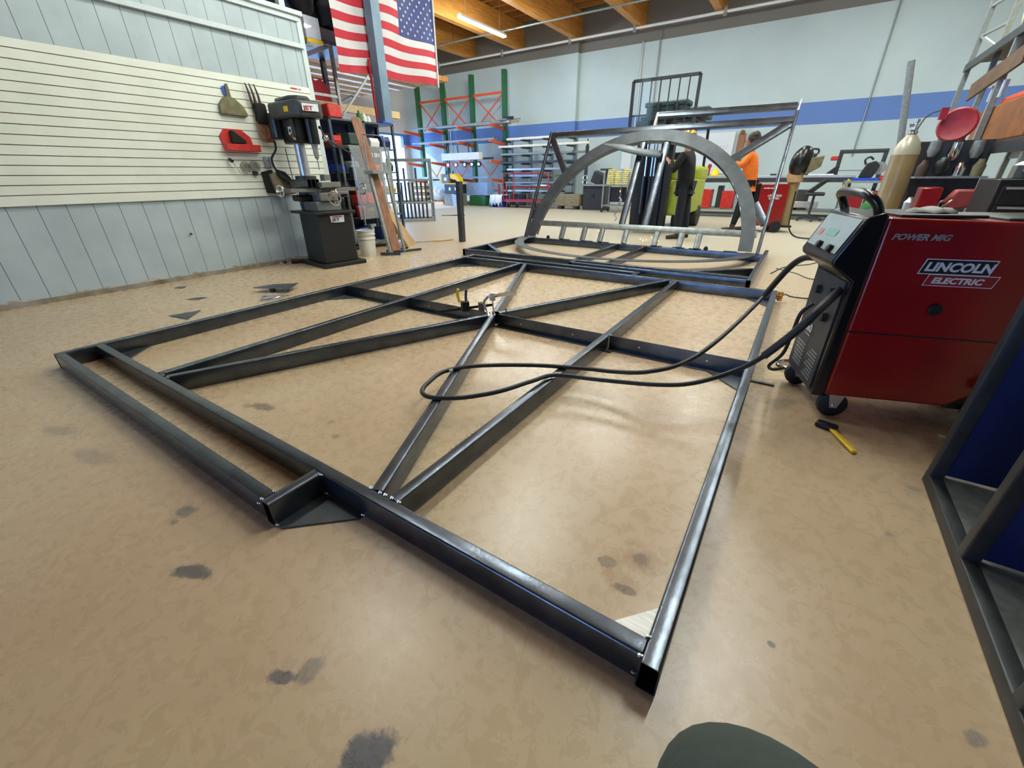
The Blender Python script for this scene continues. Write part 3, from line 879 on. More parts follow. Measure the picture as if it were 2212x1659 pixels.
MB().tube([(-4.60, 1.53, .02), (-4.52, 1.47, .02), (-4.44, 1.53, .02), (-4.46, 1.63, .02)], .012, 8, smooth=4).bar((-4.62, 1.52, .02), (-4.46, 1.66, .02), .02, .02).build('frame', M['zinc'], t_)
MB().cyl((-4.46, 1.66, .02), (-4.40, 1.71, .02), .007).build('screw', M['chrome'], t_)
t_ = thing('file', 'wooden-handled file lying on the floor beyond the frame near the black post', 'hand tool', (-5.95, 5.7, 0))
MB().bar((-6.5, 5.1, .012), (-5.97, 5.64, .012), .018, .006).build('blade', M['mill2'], t_)
MB().tube([(-5.97, 5.64, .02), (-5.93, 5.72, .02), (-5.84, 5.9, .02), (-5.78, 6.02, .02)], lambda u: .014 + .010 * math.sin(PI * min(1, u * 1.1)), 10, smooth=3).build('handle', M['pine'], t_)
tag(MB().tube([(-9.6, 10.9, .008), (-9.95, 10.35, .008), (-9.3, 10.75, .008)], .014, 6).build('bent_rod', M['dark']), 'bent dark rod like a V on the far floor left of the black post', 'rod')
# ------------------------------------------------------------------ slatwall and what hangs on it
t = NT('slatwall_white_laminate')
c = t.mix(t.ramp(t.noise(3, 5), 0.35, 0.7), srgb((222, 226, 208)), srgb((232, 235, 219)))
M['slat'] = t.out(c, 0.45, None)
M['slatgroove'] = mat('slatwall_groove_brown', (112, 84, 72), 0.8)
b = MB()
zt = [2.31] + [2.235 - .0865 * k for k in range(15)] + [.93]
b.box((-6.398, -6, .93), (-6.383, 3.79, 2.31), 1)
for k in range(16):
    hi, lo = zt[k] - (.004 if k else 0), zt[k + 1] + (.004 if k < 15 else 0)
    b.box((-6.383, -6, lo), (-6.372, 3.79, hi), 0)
b.box((-6.372, 3.50, 2.262), (-6.3715, 3.60, 2.283), 2).box((-6.372, 3.61, 2.258), (-6.3715, 3.66, 2.283), 3)
sl = b.build('slatwall_panel', [M['slat'], M['slatgroove'], M['redtool'], M['galv']], smooth=False)
tag(sl, 'long cream slatwall panel with dark grooves fixed to the grey partition', 'wall panel')
XS = -6.37
def wfn(x0):
    return lambda a, b_, c_: (x0 + c_, a, b_)
# dustpan
t_ = thing('dustpan', 'dusty olive dustpan hanging on the slatwall left of the brush', 'dustpan', (XS, 2.62, 2.0))
MB().prism([(2.46, 1.90), (2.47, 1.98), (2.53, 2.045), (2.60, 2.075), (2.68, 2.05), (2.76, 1.98), (2.79, 1.90), (2.78, 1.865), (2.46, 1.875)], 0.0, .05, fn=wfn(XS)).build('pan', M['olive'], t_, bevel=.01)
MB().prism([(2.585, 2.05), (2.60, 2.20), (2.635, 2.21), (2.645, 2.05)], .01, .035, fn=wfn(XS)).build('handle', M['olive'], t_, bevel=.008)
MB().prism([(2.565, 2.09), (2.56, 2.17), (2.60, 2.18), (2.60, 2.09)], .012, .02, fn=wfn(XS)).build('blue_tag', M['blue'], t_)
# bench brushes, pointed tools and a cord hank
for k, (y, lab) in enumerate(((2.875, 'left'), (2.925, 'middle'), (2.985, 'right'))):
    MBk = MB().tube([(XS + .05, y, 2.02), (XS + .05, y - .005, 2.12), (XS + .04, y - .015, 2.20), (XS + .03, y - .02, 2.245)], lambda u: .018 - .013 * u, 8, smooth=3)
    tag(MBk.build('bench_brush_handle' if False else 'pointed_brush', M['boot']), '%s of the three pointed dark handles hooked on the slatwall above the cord hank' % lab, 'brush', 'pointed brushes on the slatwall')
tag(MB().box((XS + .005, 2.885, 1.80), (XS + .085, 3.045, 2.04)).build('black_glove_bundle', M['bristle'], bevel=.03, bseg=3), 'black fuzzy bundle hanging in front of the orange cord hank', 'bundle')
t_ = thing('cord_hank', 'hank of rusty orange cord hanging in long loops on the slatwall', 'cord', (XS + .03, 2.97, 1.75))
for k in range(9):
    y0 = 2.90 + .016 * k
    MB().tube([(XS + .02 + .004 * k, y0, 1.97), (XS + .05, y0 - .035 + .004 * k, 1.80), (XS + .04 + .004 * k, y0 - .02, 1.63 + .008 * (k % 3)), (XS + .05, y0 + .035, 1.60 - .006 * (k % 2)), (XS + .03, y0 + .065, 1.68), (XS + .05, y0 + .05, 1.82), (XS + .02, y0 + .015, 1.97)], .0055, 6, smooth=5, closed=True).build('cord_loop', M['cordorange'] if k % 3 else M['olive'], t_)
# red grinder rack
t_ = thing('tool_rack', 'small red plastic tool rack on the slatwall below the dustpan', 'tool rack', (XS, 2.6, 1.58))
MB().prism([(2.38, 1.64), (2.45, 1.72), (2.66, 1.72), (2.76, 1.64), (2.78, 1.49), (2.40, 1.49)], 0, .02, fn=wfn(XS)).build('back_plate', M['redtool'], t_, bevel=.004)
MB().box((XS + .02, 2.39, 1.47), (XS + .10, 2.82, 1.55)).build('tray', M['redtool'], t_, bevel=.006)
MB().prism([(2.49, 1.56), (2.50, 1.70), (2.53, 1.70), (2.66, 1.60), (2.67, 1.56)], .02, .08, fn=wfn(XS)).build('tool_holster', M['bristle'], t_, bevel=.01)
# crank handle and grinding discs
t_ = thing('crank_handle', 'chrome crank handle with black grip hooked on the slatwall', 'handle', (XS, 2.5, 1.28))
MB().cyl((XS + .03, 2.41, 1.375), (XS + .07, 2.425, 1.35), .02).build('grip', M['black'], t_)
MB().tube([(XS + .06, 2.425, 1.35), (XS + .05, 2.50, 1.20), (XS + .06, 2.58, 1.225)], .008, 8).build('shaft', M['chrome'], t_)
for y, z, lab in ((2.60, 1.29, 'clear plastic bin left of its twin on the slatwall'), (2.72, 1.30, 'clear plastic bin right of its twin on the slatwall')):
    tag(MB().lathe((XS, y, z), [(.065, 0), (.065, .05), (.045, .055), (.045, .02)], 20, axis=(1, 0, 0)).build('plastic_bin', mat('smoky_plastic', (150, 150, 142), .4, alpha=.45)), lab, 'bin', 'plastic bins on the slatwall')
tag(MB().cyl((XS, 2.70, 1.215), (XS + .05, 2.70, 1.215), .028).build('rubber_wheel', M['rubber']), 'small black wheel under the clear bins on the slatwall', 'wheel')
t_ = thing('hanging_brush', 'large worn hand brush with tan face hanging low on the slatwall beside the mill', 'brush', (XS, 3.0, 1.1))
MB().prism([(2.80, .97), (2.79, 1.23), (2.93, 1.26), (2.97, .95)], 0, .06, fn=wfn(XS)).build('dark_pad', M['bristle'], t_, bevel=.01)
MB().prism([(2.90, .95), (2.86, 1.20), (2.99, 1.24), (3.13, 1.10), (3.18, .95), (3.02, .93)], .05, .11, fn=wfn(XS)).build('tan_face', M['greywood'], t_, bevel=.01)
MB().prism([(2.95, 1.18), (2.93, 1.27), (3.06, 1.23), (3.22, 1.04), (3.22, .97)], .11, .15, fn=wfn(XS)).build('black_bristles', M['bristle'], t_, bevel=.01)
for y, lab in ((2.885, 'left'), (2.955, 'right')):
    tag(MB().box((XS, y - .022, 1.28), (XS + .03, y + .022, 1.42)).build('paint_scraper', M['galv'], bevel=.008), '%s grey scraper hanging above the worn brush' % lab, 'scraper')
tag(MB().tube([(-6.25, 3.02, 1.60), (-6.20, 2.98, 1.50), (-6.25, 2.92, 1.38), (-6.24, 2.96, 1.22), (-6.15, 3.05, 1.12), (-6.05, 3.2, 1.06)], .014, 8, smooth=6).build('coolant_hose', M['rubber']), 'black hose curving down from the mill head past the slatwall', 'hose')
tag(MB().tube([(-6.2, 3.12, 1.52), (-6.2, 3.14, 1.05), (-6.15, 3.16, .55), (-6.15, 3.15, .02)], .006, 6, smooth=5).build('extension_cable', M['rubber']), 'thin black cord dropping behind the mill to the floor', 'cord')
tag(MB().cyl((-6.385, 1.72, .535), (-6.37, 1.72, .535), .013).build('wall_bolt', M['boot']), 'small rusty bolt in the grey partition low under the slatwall', 'bolt')

# ------------------------------------------------------------------ milling and drilling machine
mill = thing('milling_machine', 'dark milling and drilling machine on a black cabinet at the end of the slatwall', 'machine', (-5.72, 3.2, 0))
A9 = R(-8)
PV = (-5.62, 3.2, 0)
def mb_box(lo, hi, rz=A9):
    return MB().box(lo, hi, rz=rz, piv=PV)
st = mb_box((-6.15, 2.88, 0), (-5.36, 3.52, .055)).build('base_plate', M['black'], mill, bevel=.004)
v0 = [(-6.0, 2.94), (-5.44, 2.94), (-5.44, 3.44), (-6.0, 3.44)]
mm = Matrix.Translation(PV) @ Matrix.Rotation(A9, 4, 'Z') @ Matrix.Translation([-q for q in PV])
def tw(p):
    return tuple(mm @ Vector(p))
vs = [tw((x, y, .055)) for x, y in v0] + [tw((x * .99 - .06, (y - 3.2) * .95 + 3.2, .70)) for x, y in v0]
cab = MB().add(vs, [(0, 1, 2, 3), (4, 5, 6, 7), (0, 1, 5, 4), (1, 2, 6, 5), (2, 3, 7, 6), (3, 0, 4, 7)]).build('cabinet', M['black'], mill, bevel=.008)
mb_box((-6.16, 2.90, .70), (-5.40, 3.50, .735)).build('chip_tray', M['black'], mill, bevel=.006)
xf = lambda y, z: tw((-5.440 - .0056 * (z - .055) / .645, y, z))
lb = MB().add([xf(3.13, .59), xf(3.32, .59), xf(3.33, .68), xf(3.12, .68)], [(0, 1, 2, 3)])
lb.v = [(a + .006, b_ - .001, c_) for a, b_, c_ in lb.v]
o = lb.build('name_plate', M['logowhite'], cab)
pm = plane_m(Vector(xf(3.145, .605)) + Vector((.0085, -.001, 0)), tw((0, 1, 0) and (-5.62, 4.2, 0)) and (math.sin(-A9) * 1.0, math.cos(A9), 0), Vector(xf(3.2, .68)) - Vector(xf(3.2, .59)))
o2 = lettering('JET', .058, pm, 'logoblack', None, 'lettering', bold=.002, sx=1.3, spacing=1.05)
o2.parent = cab
o2.matrix_parent_inverse = cab.matrix_world.inverted()
o3 = MB().add([Vector(xf(y, z)) + Vector((.0088, -.001, 0)) for y, z in ((3.15, .657), (3.295, .657), (3.295, .668), (3.15, .668))], [(0, 1, 2, 3)]).build('red_bar', M['logored'], cab)
# casting on the cabinet
cs = MB()
cs.box(tuple(v for v in (-6.0, 3.02, .735)), (-5.55, 3.38, .86), rz=A9, piv=PV)
cs.box((-5.82, 3.08, .86), (-5.52, 3.34, .97), rz=A9, piv=PV)
cs.build('cross_slide_base', M['castiron'], mill, bevel=.012)
mb_box((-6.0, 2.9, .86), (-5.75, 3.1, .94)).build('splash_guard', M['black'], mill, bevel=.02)
tb = MB().box((-5.86, 2.72, .98), (-5.60, 3.80, 1.025), rz=A9 + R(4), piv=PV).build('work_table', M['castiron'], mill, bevel=.004)
sl_ = MB()
for k in (0, 1, 2):
    MB().box((-5.845 + .09 * k, 2.73, 1.022), (-5.83 + .09 * k, 3.79, 1.027), rz=A9 + R(4), piv=PV).build('table_slot', M['dark'], tb)
MB().box((-5.83, 3.05, .94), (-5.60, 3.55, .98), rz=A9, piv=PV).build('saddle', M['castiron'], mill, bevel=.008)
def hand_wheel(c, ax, r, lab=None):
    c = Vector(c)
    ax = Vector(ax).normalized()
    t2 = Vector((0, 0, 1)).cross(ax)
    t2 = t2.normalized() if t2.length > .1 else Vector((1, 0, 0))
    u2 = ax.cross(t2)
    b = MB().tube([c + t2 * (r * math.cos(a)) + u2 * (r * math.sin(a)) for a in [2 * PI * k / 20 for k in range(20)]], r * .13, 8, closed=True)
    for k in range(3):
        a = 2 * PI * k / 3 + .4
        b.bar(c, c + t2 * (r * math.cos(a)) + u2 * (r * math.sin(a)), r * .13, r * .1)
    b.cyl(c - ax * .02, c + ax * .03, r * .22)
    w_ = b.build('hand_wheel', M['chrome'], mill)
    MB().cyl(c + t2 * r, c + t2 * r + ax * .07, .010).build('wheel_knob', M['chrome'], w_)
    return w_
hand_wheel(tw((-5.73, 2.66, 1.0)), (0.12, -1, 0), .065)
hand_wheel(tw((-5.74, 3.86, 1.0)), (-.12, 1, 0), .075)
hand_wheel(tw((-5.40, 3.22, .90)), (1, -.12, 0), .085)
for y in (3.10, 3.32):
    MB().cyl(tw((-5.6, y, .95)), tw((-5.52, y, 1.0)), .008).build('lock_lever', M['chrome'], mill)
# column and head
MB().cyl(tw((-5.98, 3.15, .735)), tw((-5.98, 3.15, 1.18)), .14).build('column_foot', M['dark'], mill, bevel=.01)
MB().cyl(tw((-5.98, 3.15, 1.0)), tw((-5.98, 3.15, 1.62)), .068, n=24).build('column', M['alum'], mill)
hd = MB().box((-6.10, 3.0, 1.56), (-5.70, 3.30, 1.86), rz=A9, piv=PV)
hd.build('head_casting', M['blackgloss'], mill, bevel=.03, bseg=3)
MB().prism([(-6.22, 3.00), (-6.12, 2.90), (-5.62, 2.96), (-5.52, 3.04), (-5.50, 3.28), (-5.58, 3.37), (-6.12, 3.40), (-6.22, 3.30)], 1.84, 2.03, fn=lambda a, b_, c_: tw((a, b_, c_))).build('belt_cover', M['jetgrey'], mill, bevel=.035, bseg=3)
MB().prism([(-6.12, 3.0), (-5.75, 3.02), (-5.66, 3.10), (-5.66, 3.25), (-5.76, 3.32), (-6.1, 3.33)], 2.03, 2.09, fn=lambda a, b_, c_: tw((a, b_, c_))).build('pulley_cap', M['jetgrey'], mill, bevel=.03, bseg=3)
MB().cyl(tw((-6.16, 3.0, 1.62)), tw((-6.16, 3.0, 1.92)), .11, n=20).build('motor', M['blackgloss'], mill, bevel=.02)
n_ = Vector((math.cos(R(-52)), math.sin(R(-52)), 0))
q0 = Vector(tw((-5.495, 3.06, 1.93)))
o = MB().add([tw((-5.494, 3.06, 1.905)), tw((-5.478, 3.26, 1.905)), tw((-5.478, 3.26, 1.985)), tw((-5.494, 3.06, 1.985))], [(0, 1, 2, 3)])
o.v = [(a + .004, b_, c_) for a, b_, c_ in o.v]
hp = o.build('name_plate', M['logowhite'], mill)
dx_ = (Vector(tw((-5.478, 3.26, 0))) - Vector(tw((-5.494, 3.06, 0)))).normalized()
lt = lettering('JET', .062, plane_m(Vector(tw((-5.494, 3.075, 1.915))) + Vector((.0055, 0, 0)), dx_, (0, 0, 1)), 'logored', None, 'lettering', bold=.003, sx=1.35)
lt.parent = hp
lt.matrix_parent_inverse = hp.matrix_world.inverted()
dy_ = Vector(tw((-5.62, 2.96, 0))) - Vector(tw((-6.12, 2.90, 0)))
q1 = Vector(tw((-5.75, 2.944, 1.90))) + Vector((0, -.004, 0))
MB().add([q1, q1 + dy_ * .2, q1 + dy_ * .2 + Vector((0, 0, .06)), q1 + Vector((0, 0, .06))], [(0, 1, 2, 3)]).build('warning_label', M['yellow'], mill)
q1 = Vector(tw((-5.86, 2.995, 1.66))) + Vector((0, -.004, 0))
o = MB().add([q1, q1 + dy_ * .17, q1 + dy_ * .17 + Vector((0, 0, .09)), q1 + Vector((0, 0, .09))], [(0, 1, 2, 3)]).build('switch_plate', M['logowhite'], mill)
MB().sph(q1 + dy_ * .085 + Vector((0, -.004, .045)), .022, 10, sc=(1, .3, 1)).build('switch_button', M['black'], o)
MB().cyl(tw((-5.64, 3.2, 1.55)), tw((-5.64, 3.2, 1.84)), .075, n=18).build('quill_housing', M['blackgloss'], mill, bevel=.01)
MB().lathe(tw((-5.64, 3.2, 1.25)), [(.006, 0), (.008, .12), (.026, .14), (.034, .2), (.034, .25), (.045, .30)], 16).build('drill_chuck', M['galv'], mill)
MB().cyl(tw((-5.70, 2.99, 1.62)), tw((-5.62, 2.93, 1.64)), .028, n=12).build('feed_knob', M['chrome'], mill)
b = MB()
hc = Vector(tw((-5.62, 3.36, 1.63)))
MB().sph(hc, .045, 12).build('feed_hub', M['chrome'], mill)
for k, (dx2, dy2, dz2) in enumerate(((.12, .26, -.17), (-.05, -.02, .12), (.10, .03, -.11))):
    p2 = hc + Vector((dx2, dy2, dz2))
    a_ = MB().cyl(hc, p2, .008).build('feed_arm', M['dark'], mill)
    MB().sph(p2, .022, 10).build('arm_grip', M['black'], a_)
MB().cyl(tw((-5.62, 3.72, 1.42)), tw((-5.60, 3.74, .5)), .012).build('support_rod', M['zinc'], mill)
MB().box((-5.66, 3.2, 1.12), (-5.56, 3.30, 1.19)).build('milling_vise', M['castiron'], mill, bevel=.006)
MB().box((-5.68, 3.1, 1.035), (-5.50, 3.40, 1.10)).build('vise_bed', M['castiron'], mill, bevel=.006)
for k in range(3):
    y = 2.99 + .058 * k
    c_ = tw((0, 0, 0))
    tag(MB().hss((-6.02, y, 1.083), (-5.58 + .004 * k, y - .015, 1.083), .05, .105, .003, .005).build('steel_tube', M['mill']), '%s of three hollow steel tubes stacked on the mill table' % ('left', 'middle', 'right')[k], 'steel tube', 'tubes on the mill table')
t_ = thing('floor_foot_pedal', 'small black cord reel lying at the foot of the wall left of the mill', 'reel', (-6.25, 2.95, 0))
MB().cyl((-6.25, 2.85, .03), (-6.15, 3.0, .03), .03).sph((-6.3, 2.78, .03), .025, 10).build('body', M['black'], t_)
MB().sph((-6.3, 2.72, .025), .02, 10).build('chrome_plug', M['chrome'], t_)
# bucket
t_ = thing('bucket', 'white plastic bucket with grey print on the floor right of the mill', 'bucket', (-5.80, 3.92, 0))
MB().lathe((-5.80, 3.92, 0), [(.0, 0), (.118, 0), (.122, .01), (.133, .26), (.142, .262), (.143, .28), (.134, .285), (.136, .32), (.145, .322), (.146, .34), (.137, .345), (.138, .385), (.147, .387), (.147, .40), (.136, .40), (.128, .30), (.11, .02), (0, .02)], 32).build('pail', M['plastic_white'], t_)
MB().tube([(-5.80 + .15 * math.cos(a), 3.92 + .15 * math.sin(a) * .98, .335 - .02 * math.sin(a)) for a in [PI * k / 10 - 1.9 for k in range(11)]], .003, 6).build('bail_handle', M['galv'], t_)
o = MB().add([(-5.80 + .1265 * math.cos(a), 3.92 + .1265 * math.sin(a), z) for z in (.12, .21) for a in [R(-62 + 6 * k) for k in range(5)]], [(k, k + 1, k + 6, k + 5) for k in range(4)])
o.v = [(p[0], p[1], p[2]) for p in o.v]
o.build('printed_mark', M['galv'], t_)

# ------------------------------------------------------------------ bin shelving with clear doors behind the mill
sh = thing('shelving_unit', 'slate blue steel shelving unit full of coloured bins behind the mill', 'shelving', (-6.95, 4.95, 0))
X0, X1, Y0s, Y1s = -7.2, -6.75, 4.30, 5.68
for z in (.12, .48, .85, 1.22, 1.60, 2.0):
    MB().box((X0, Y0s, z), (X1, Y1s, z + .025)).build('shelf', M['shelfblue'], sh, bevel=.002)
for x in (X0, X1 - .04):
    for y in (Y0s, 4.98, Y1s - .04):
        MB().box((x, y, 0), (x + .04, y + .04, 2.03)).build('upright', M['shelfblue'], sh)
MB().box((X0 - .01, Y0s, .0), (X0, Y1s, 2.03)).build('back_panel', M['navy'], sh)
cols = [('yellow', 'yellow'), ('redtool', 'red'), ('blue', 'blue'), ('darkgreen', 'green'), ('plastic_white', 'white'), ('redtool', 'red'), ('navy', 'navy')]
n = 0
for zi, (z, lev) in enumerate(((.15, 'lowest'), (.51, 'second'), (.88, 'third'), (1.25, 'fourth'), (1.63, 'top'))):
    for k in range(5):
        y = 4.36 + .265 * k
        m_, nm = cols[(zi * 3 + k * 2) % 7]
        hgt = .12 + .04 * ((zi + k) % 3)
        b = MB()
        b.prism([(0, 0), (.22, 0), (.24, hgt * .6), (.20, hgt), (0, hgt)], y, y + .2, fn=lambda a, b_, c_: (X1 - .30 + a, c_, z + b_))
        tag(b.build('storage_bin', M[m_], bevel=.006), '%s storage bin, %s in the row on the %s shelf behind the mill' % (nm, ('first', 'second', 'third', 'fourth', 'fifth')[k], lev), 'bin', 'bins in the blue shelving unit')
for k, (y, m_, h_, nm) in enumerate(((5.02, 'gasgreen', .16, 'green and white'), (5.13, 'plastic_white', .13, 'white'), (5.22, 'plastic_white', .10, 'small white'))):
    b = MB().lathe((X1 - .12, y, 2.03), [(.04, 0), (.04, h_ * .7), (.018, h_ * .8), (.018, h_)], 14)
    tag(b.build('spray_bottle', M[m_]), '%s bottle standing on top of the blue shelving unit' % nm, 'bottle', 'bottles on the shelving unit')
tag(MB().box((X1 - .2, 5.46, 2.03), (X1 - .02, 5.67, 2.06)).build('blue_tray', M['blue'], bevel=.006), 'flat blue tray on the right end of the blue shelving unit', 'tray')
tag(MB().box((-6.98, 4.34, 2.03), (-6.76, 4.60, 2.22)).build('red_tool_case', M['redtool'], bevel=.02), 'red plastic case on top of the blue shelving beside the mill head', 'case')
tag(MB().box((-7.62, 4.3, 2.24), (-7.5, 6.6, 2.36)).build('wooden_header', M['pine']), 'tan timber beam spanning above the blue shelving unit', 'timber beam')
# dolly cart with clear sided display box, lettered front
dc = thing('display_cart', 'metal cart with clear sides and white lettering in front of the bin shelving', 'cart', (-6.4, 4.7, 0))
for p in ((-6.58, 4.30), (-6.36, 5.12), (-6.62, 5.16)):
    MB().box((p[0] - .015, p[1] - .015, .08), (p[0] + .015, p[1] + .015, 1.62)).build('post', M['galv'], dc)
MB().box((-6.64, 4.28, .08), (-6.34, 5.14, .12)).build('bottom_frame', M['galv'], dc)
MB().box((-6.64, 4.28, 1.60), (-6.34, 5.14, 1.62)).build('top_frame', M['galv'], dc)
ac = MB().box((-6.345, 4.30, .5), (-6.34, 5.10, 1.60)).build('clear_panel', M['acrylic'], dc)
for z in (.72, 1.12):
    MB().box((-6.64, 4.30, z), (-6.36, 5.12, z + .015)).build('wire_shelf', M['dark'], dc)
lettering('A2 EN', .085, plane_m((-6.336, 4.66, 1.46), (0, 1, 0), (0, 0, 1)), 'logowhite', dc, 'lettering', bold=.002)
for y, s_ in ((4.75, '1'), (4.93, '2')):
    lettering(s_, .05, plane_m((-6.336, y, 1.16), (0, 1, 0), (0, 0, 1)), 'logowhite', dc, 'lettering', bold=.002)
for k, (y, z, m_, nm) in enumerate(((4.45, .74, 'redtool', 'red'), (4.66, .74, 'redtool', 'darker red'), (4.88, .74, 'blue', 'blue'), (4.50, 1.14, 'darkgreen', 'green'), (4.80, 1.14, 'castiron', 'grey'))):
    tag(MB().box((-6.60, y - .09, z), (-6.40, y + .08, z + .14 + .03 * (k % 2))).build('parts_bin', M[m_], bevel=.01), '%s parts bin on the %s wire shelf of the clear display cart' % (nm, 'lower' if z < 1 else 'upper'), 'bin')
t_ = thing('yellow_bucket', 'small yellow bucket on the lowest level behind the clear cart panel', 'bucket', (-6.5, 4.55, .12))
MB().lathe((-6.5, 4.55, .12), [(0, 0), (.07, 0), (.09, .12), (.095, .12), (.08, .01), (0, .01)], 20).build('pail', M['yellow'], t_)
tag(MB().box((-6.58, 4.75, .12), (-6.4, 5.0, .34)).build('blue_box', M['navy'], bevel=.01), 'navy box right of the yellow bucket on the cart bottom', 'box')
tag(MB().box((-6.60, 4.36, 1.63), (-6.38, 4.6, 1.80)).build('green_vise_block', M['darkgreen'], bevel=.02), 'green metal block on top of the clear display cart', 'block')
# tilted tube stand holding a board
ts = thing('tube_stand', 'leaning grey steel tube stand with a T foot, right of the clear cart', 'stand', (-5.6, 4.3, 0))
def bar2(nm, a, b_, w_, m_='galv'):
    return MB().hss(a, b_, w_, w_, .003, .004).build(nm, M[m_], ts)
bar2('leg', (-5.50, 4.12, .03), (-5.72, 4.10, 1.25), .045)
bar2('leg', (-5.47, 4.40, .03), (-5.62, 4.36, 1.25), .035)
bar2('foot', (-5.62, 4.02, .03), (-5.36, 4.20, .03), .04, 'dark')
bar2('foot', (-5.56, 4.24, .03), (-5.40, 4.72, .03), .035, 'dark')
bar2('foot', (-5.66, 4.18, .05), (-5.60, 4.60, .05), .03, 'dark')
MB().box((-5.78, 4.06, 1.20), (-5.58, 4.42, 1.25)).build('top_shelf', M['galv'], ts, bevel=.003)
MB().tube([(-5.70, 4.08, 1.25), (-5.72, 4.08, 1.72), (-5.66, 4.42, 1.72), (-5.62, 4.42, 1.25)], .014, 8).build('hoop', M['galv'], ts)
b = MB()
pts = [(-.075, 0), (.075, 0), (.075, 1.82), (.06, 1.87), (.03, 1.89), (-.03, 1.89), (-.06, 1.87), (-.075, 1.82)]
lean = Vector((-.215, -.055, 1)).normalized()
wd = Vector((.30, .95, 0)).normalized()
nn = lean.cross(wd)
o0 = Vector((-5.50, 4.26, .06))
b.prism(pts, -.011, .011, fn=lambda a, b_, c_: tuple(o0 + wd * a + lean * (b_ * 1.03) + nn * c_))
tag(b.build('wooden_plank', M['wood'], bevel=.003), 'brown plank with a rounded top leaning upright on the tube stand', 'plank')
b = MB()
o1 = Vector((-5.86, 4.98, .0))
w1 = Vector((.05, .3, 0))
tag(MB().add([(-5.84, 4.86, 0), (-6.10, 5.32, 0), (-6.14, 4.72, .60), (-6.22, 4.86, .66), (-5.90, 4.84, 0), (-6.15, 5.30, 0), (-6.19, 4.70, .60), (-6.26, 4.84, .66)], [(0, 1, 3, 2), (4, 6, 7, 5), (0, 2, 6, 4), (1, 5, 7, 3), (2, 3, 7, 6), (0, 4, 5, 1)]).build('cardboard_sheet', M['cardboard'], smooth=False), 'tall brown cardboard box leaning behind the plank at floor level', 'cardboard box')

# ------------------------------------------------------------------ column, flag, galvanised rack post
t_ = thing('steel_column', 'blue grey square steel column passing in front of the flag', 'column', (-6.9, 5.6, 2.03))
MB().box((-7.0, 5.56, 2.03), (-6.82, 5.75, 5.65)).build('shaft', M['bluegrey'], t_, bevel=.008)
MB().box((-7.05, 5.48, 2.03), (-6.78, 5.68, 2.045)).build('base_plate', M['bluegrey'], t_)
MB().bar((-6.95, 5.50, 2.05), (-6.98, 5.50, 3.0), .025, .04).build('dark_strap', M['redcloth'], t_)
tag(MB().bar((-6.85, 5.33, 2.72), (-6.9, 4.72, 2.10), .022, .03).build('diagonal_strut', M['galv']), 'grey diagonal strut running down left from the blue grey column', 'strut')
FX = -7.02
fy0, fy1, fz1, fz0 = 4.86, 7.30, 4.28, 2.84
vs, fs, mi = [], [], []
NU, NV = 60, 52
def fpt(u, v, off=0.0):
    """u 0..1 left to right as seen, v 0..1 top to bottom"""
    y = fy0 + (fy1 - fy0) * u
    z = fz1 - (fz1 - fz0) * v
    z -= .11 * (1 - u) ** 2.0 * v + .015 * math.sin(u * 9 + v * 2)
    y += .03 * math.sin(v * 3.0) * (1 - u)
    x = FX + .035 * math.sin(u * 14 + v * 3) + .03 * math.sin(u * 5.3 - v * 4) + off
    return (x, y, z)
for j in range(NV + 1):
    for i in range(NU + 1):
        vs.append(fpt(i / NU, j / NV))
for j in range(NV):
    for i in range(NU):
        fs.append((j * (NU + 1) + i, j * (NU + 1) + i + 1, (j + 1) * (NU + 1) + i + 1, (j + 1) * (NU + 1) + i))
        st_ = j // 4
        mi.append(2 if (i >= 36 and st_ < 7) else (0 if st_ % 2 == 0 else 1))
fl_ = thing('flag', 'large red white and blue striped flag with white stars hanging behind the steel column', 'flag', (FX, 6.1, 3.5))
b = MB()
b.v, b.f, b.mi = [tuple(p) for p in vs], fs, mi
cl = b.build('flag_cloth', [M['flagred'], M['flagwhite'], M['flagblue']], fl_, angle=80)
sb = MB()
for r_ in range(9):
    for c2 in range(6 if r_ % 2 == 0 else 5):
        u = .60 + .40 * ((c2 * 2 + 1 + (r_ % 2)) / 12)
        v = (7 / 13) * ((r_ + 1) / 10)
        ctr = Vector(fpt(u, v))
        for sgn in (.006,):
            pts = [(ctr.x + sgn, ctr.y + (.030 if k % 2 == 0 else .0118) * math.sin(PI * k / 5), ctr.z + (.030 if k % 2 == 0 else .0118) * math.cos(PI * k / 5)) for k in range(10)]
            sb.add([(ctr.x + sgn, ctr.y, ctr.z)] + pts, [(0, 1 + k, 1 + (k + 1) % 10) for k in range(10)])
o = sb.build('star_field', M['flagwhite'], fl_, smooth=False)
o['kind'] = 'stuff'
MB().box((FX - .02, fy1 - .01, fz0 - .02), (FX + .03, fy1 + .02, fz1)).build('white_heading', M['flagwhite'], fl_)
t_ = thing('rack_post', 'weathered galvanised rack post standing behind the mill with a short cross arm', 'post', (-7.0, 4.15, 0))
MB().bar((-7.33, 5.02, 1.55), (-7.33, 5.02, 3.15), .05, .05).build('post', M['galv'], t_)
MB().bar((-7.33, 5.02, 0), (-7.33, 5.02, 1.56), .06, .06).build('lower_post', M['galv'], t_)
MB().bar((-7.33, 4.5, 2.42), (-7.33, 5.0, 2.42), .03, .04).build('cross_arm', M['galv'], t_)
tag(MB().bar((-8.0, 4.9, 3.06), (-8.0, 5.56, 3.34), .10, .06).build('unlit_light_fixture', M['alum']), 'unlit white strip light hanging left of the flag behind the rack post', 'light fixture')

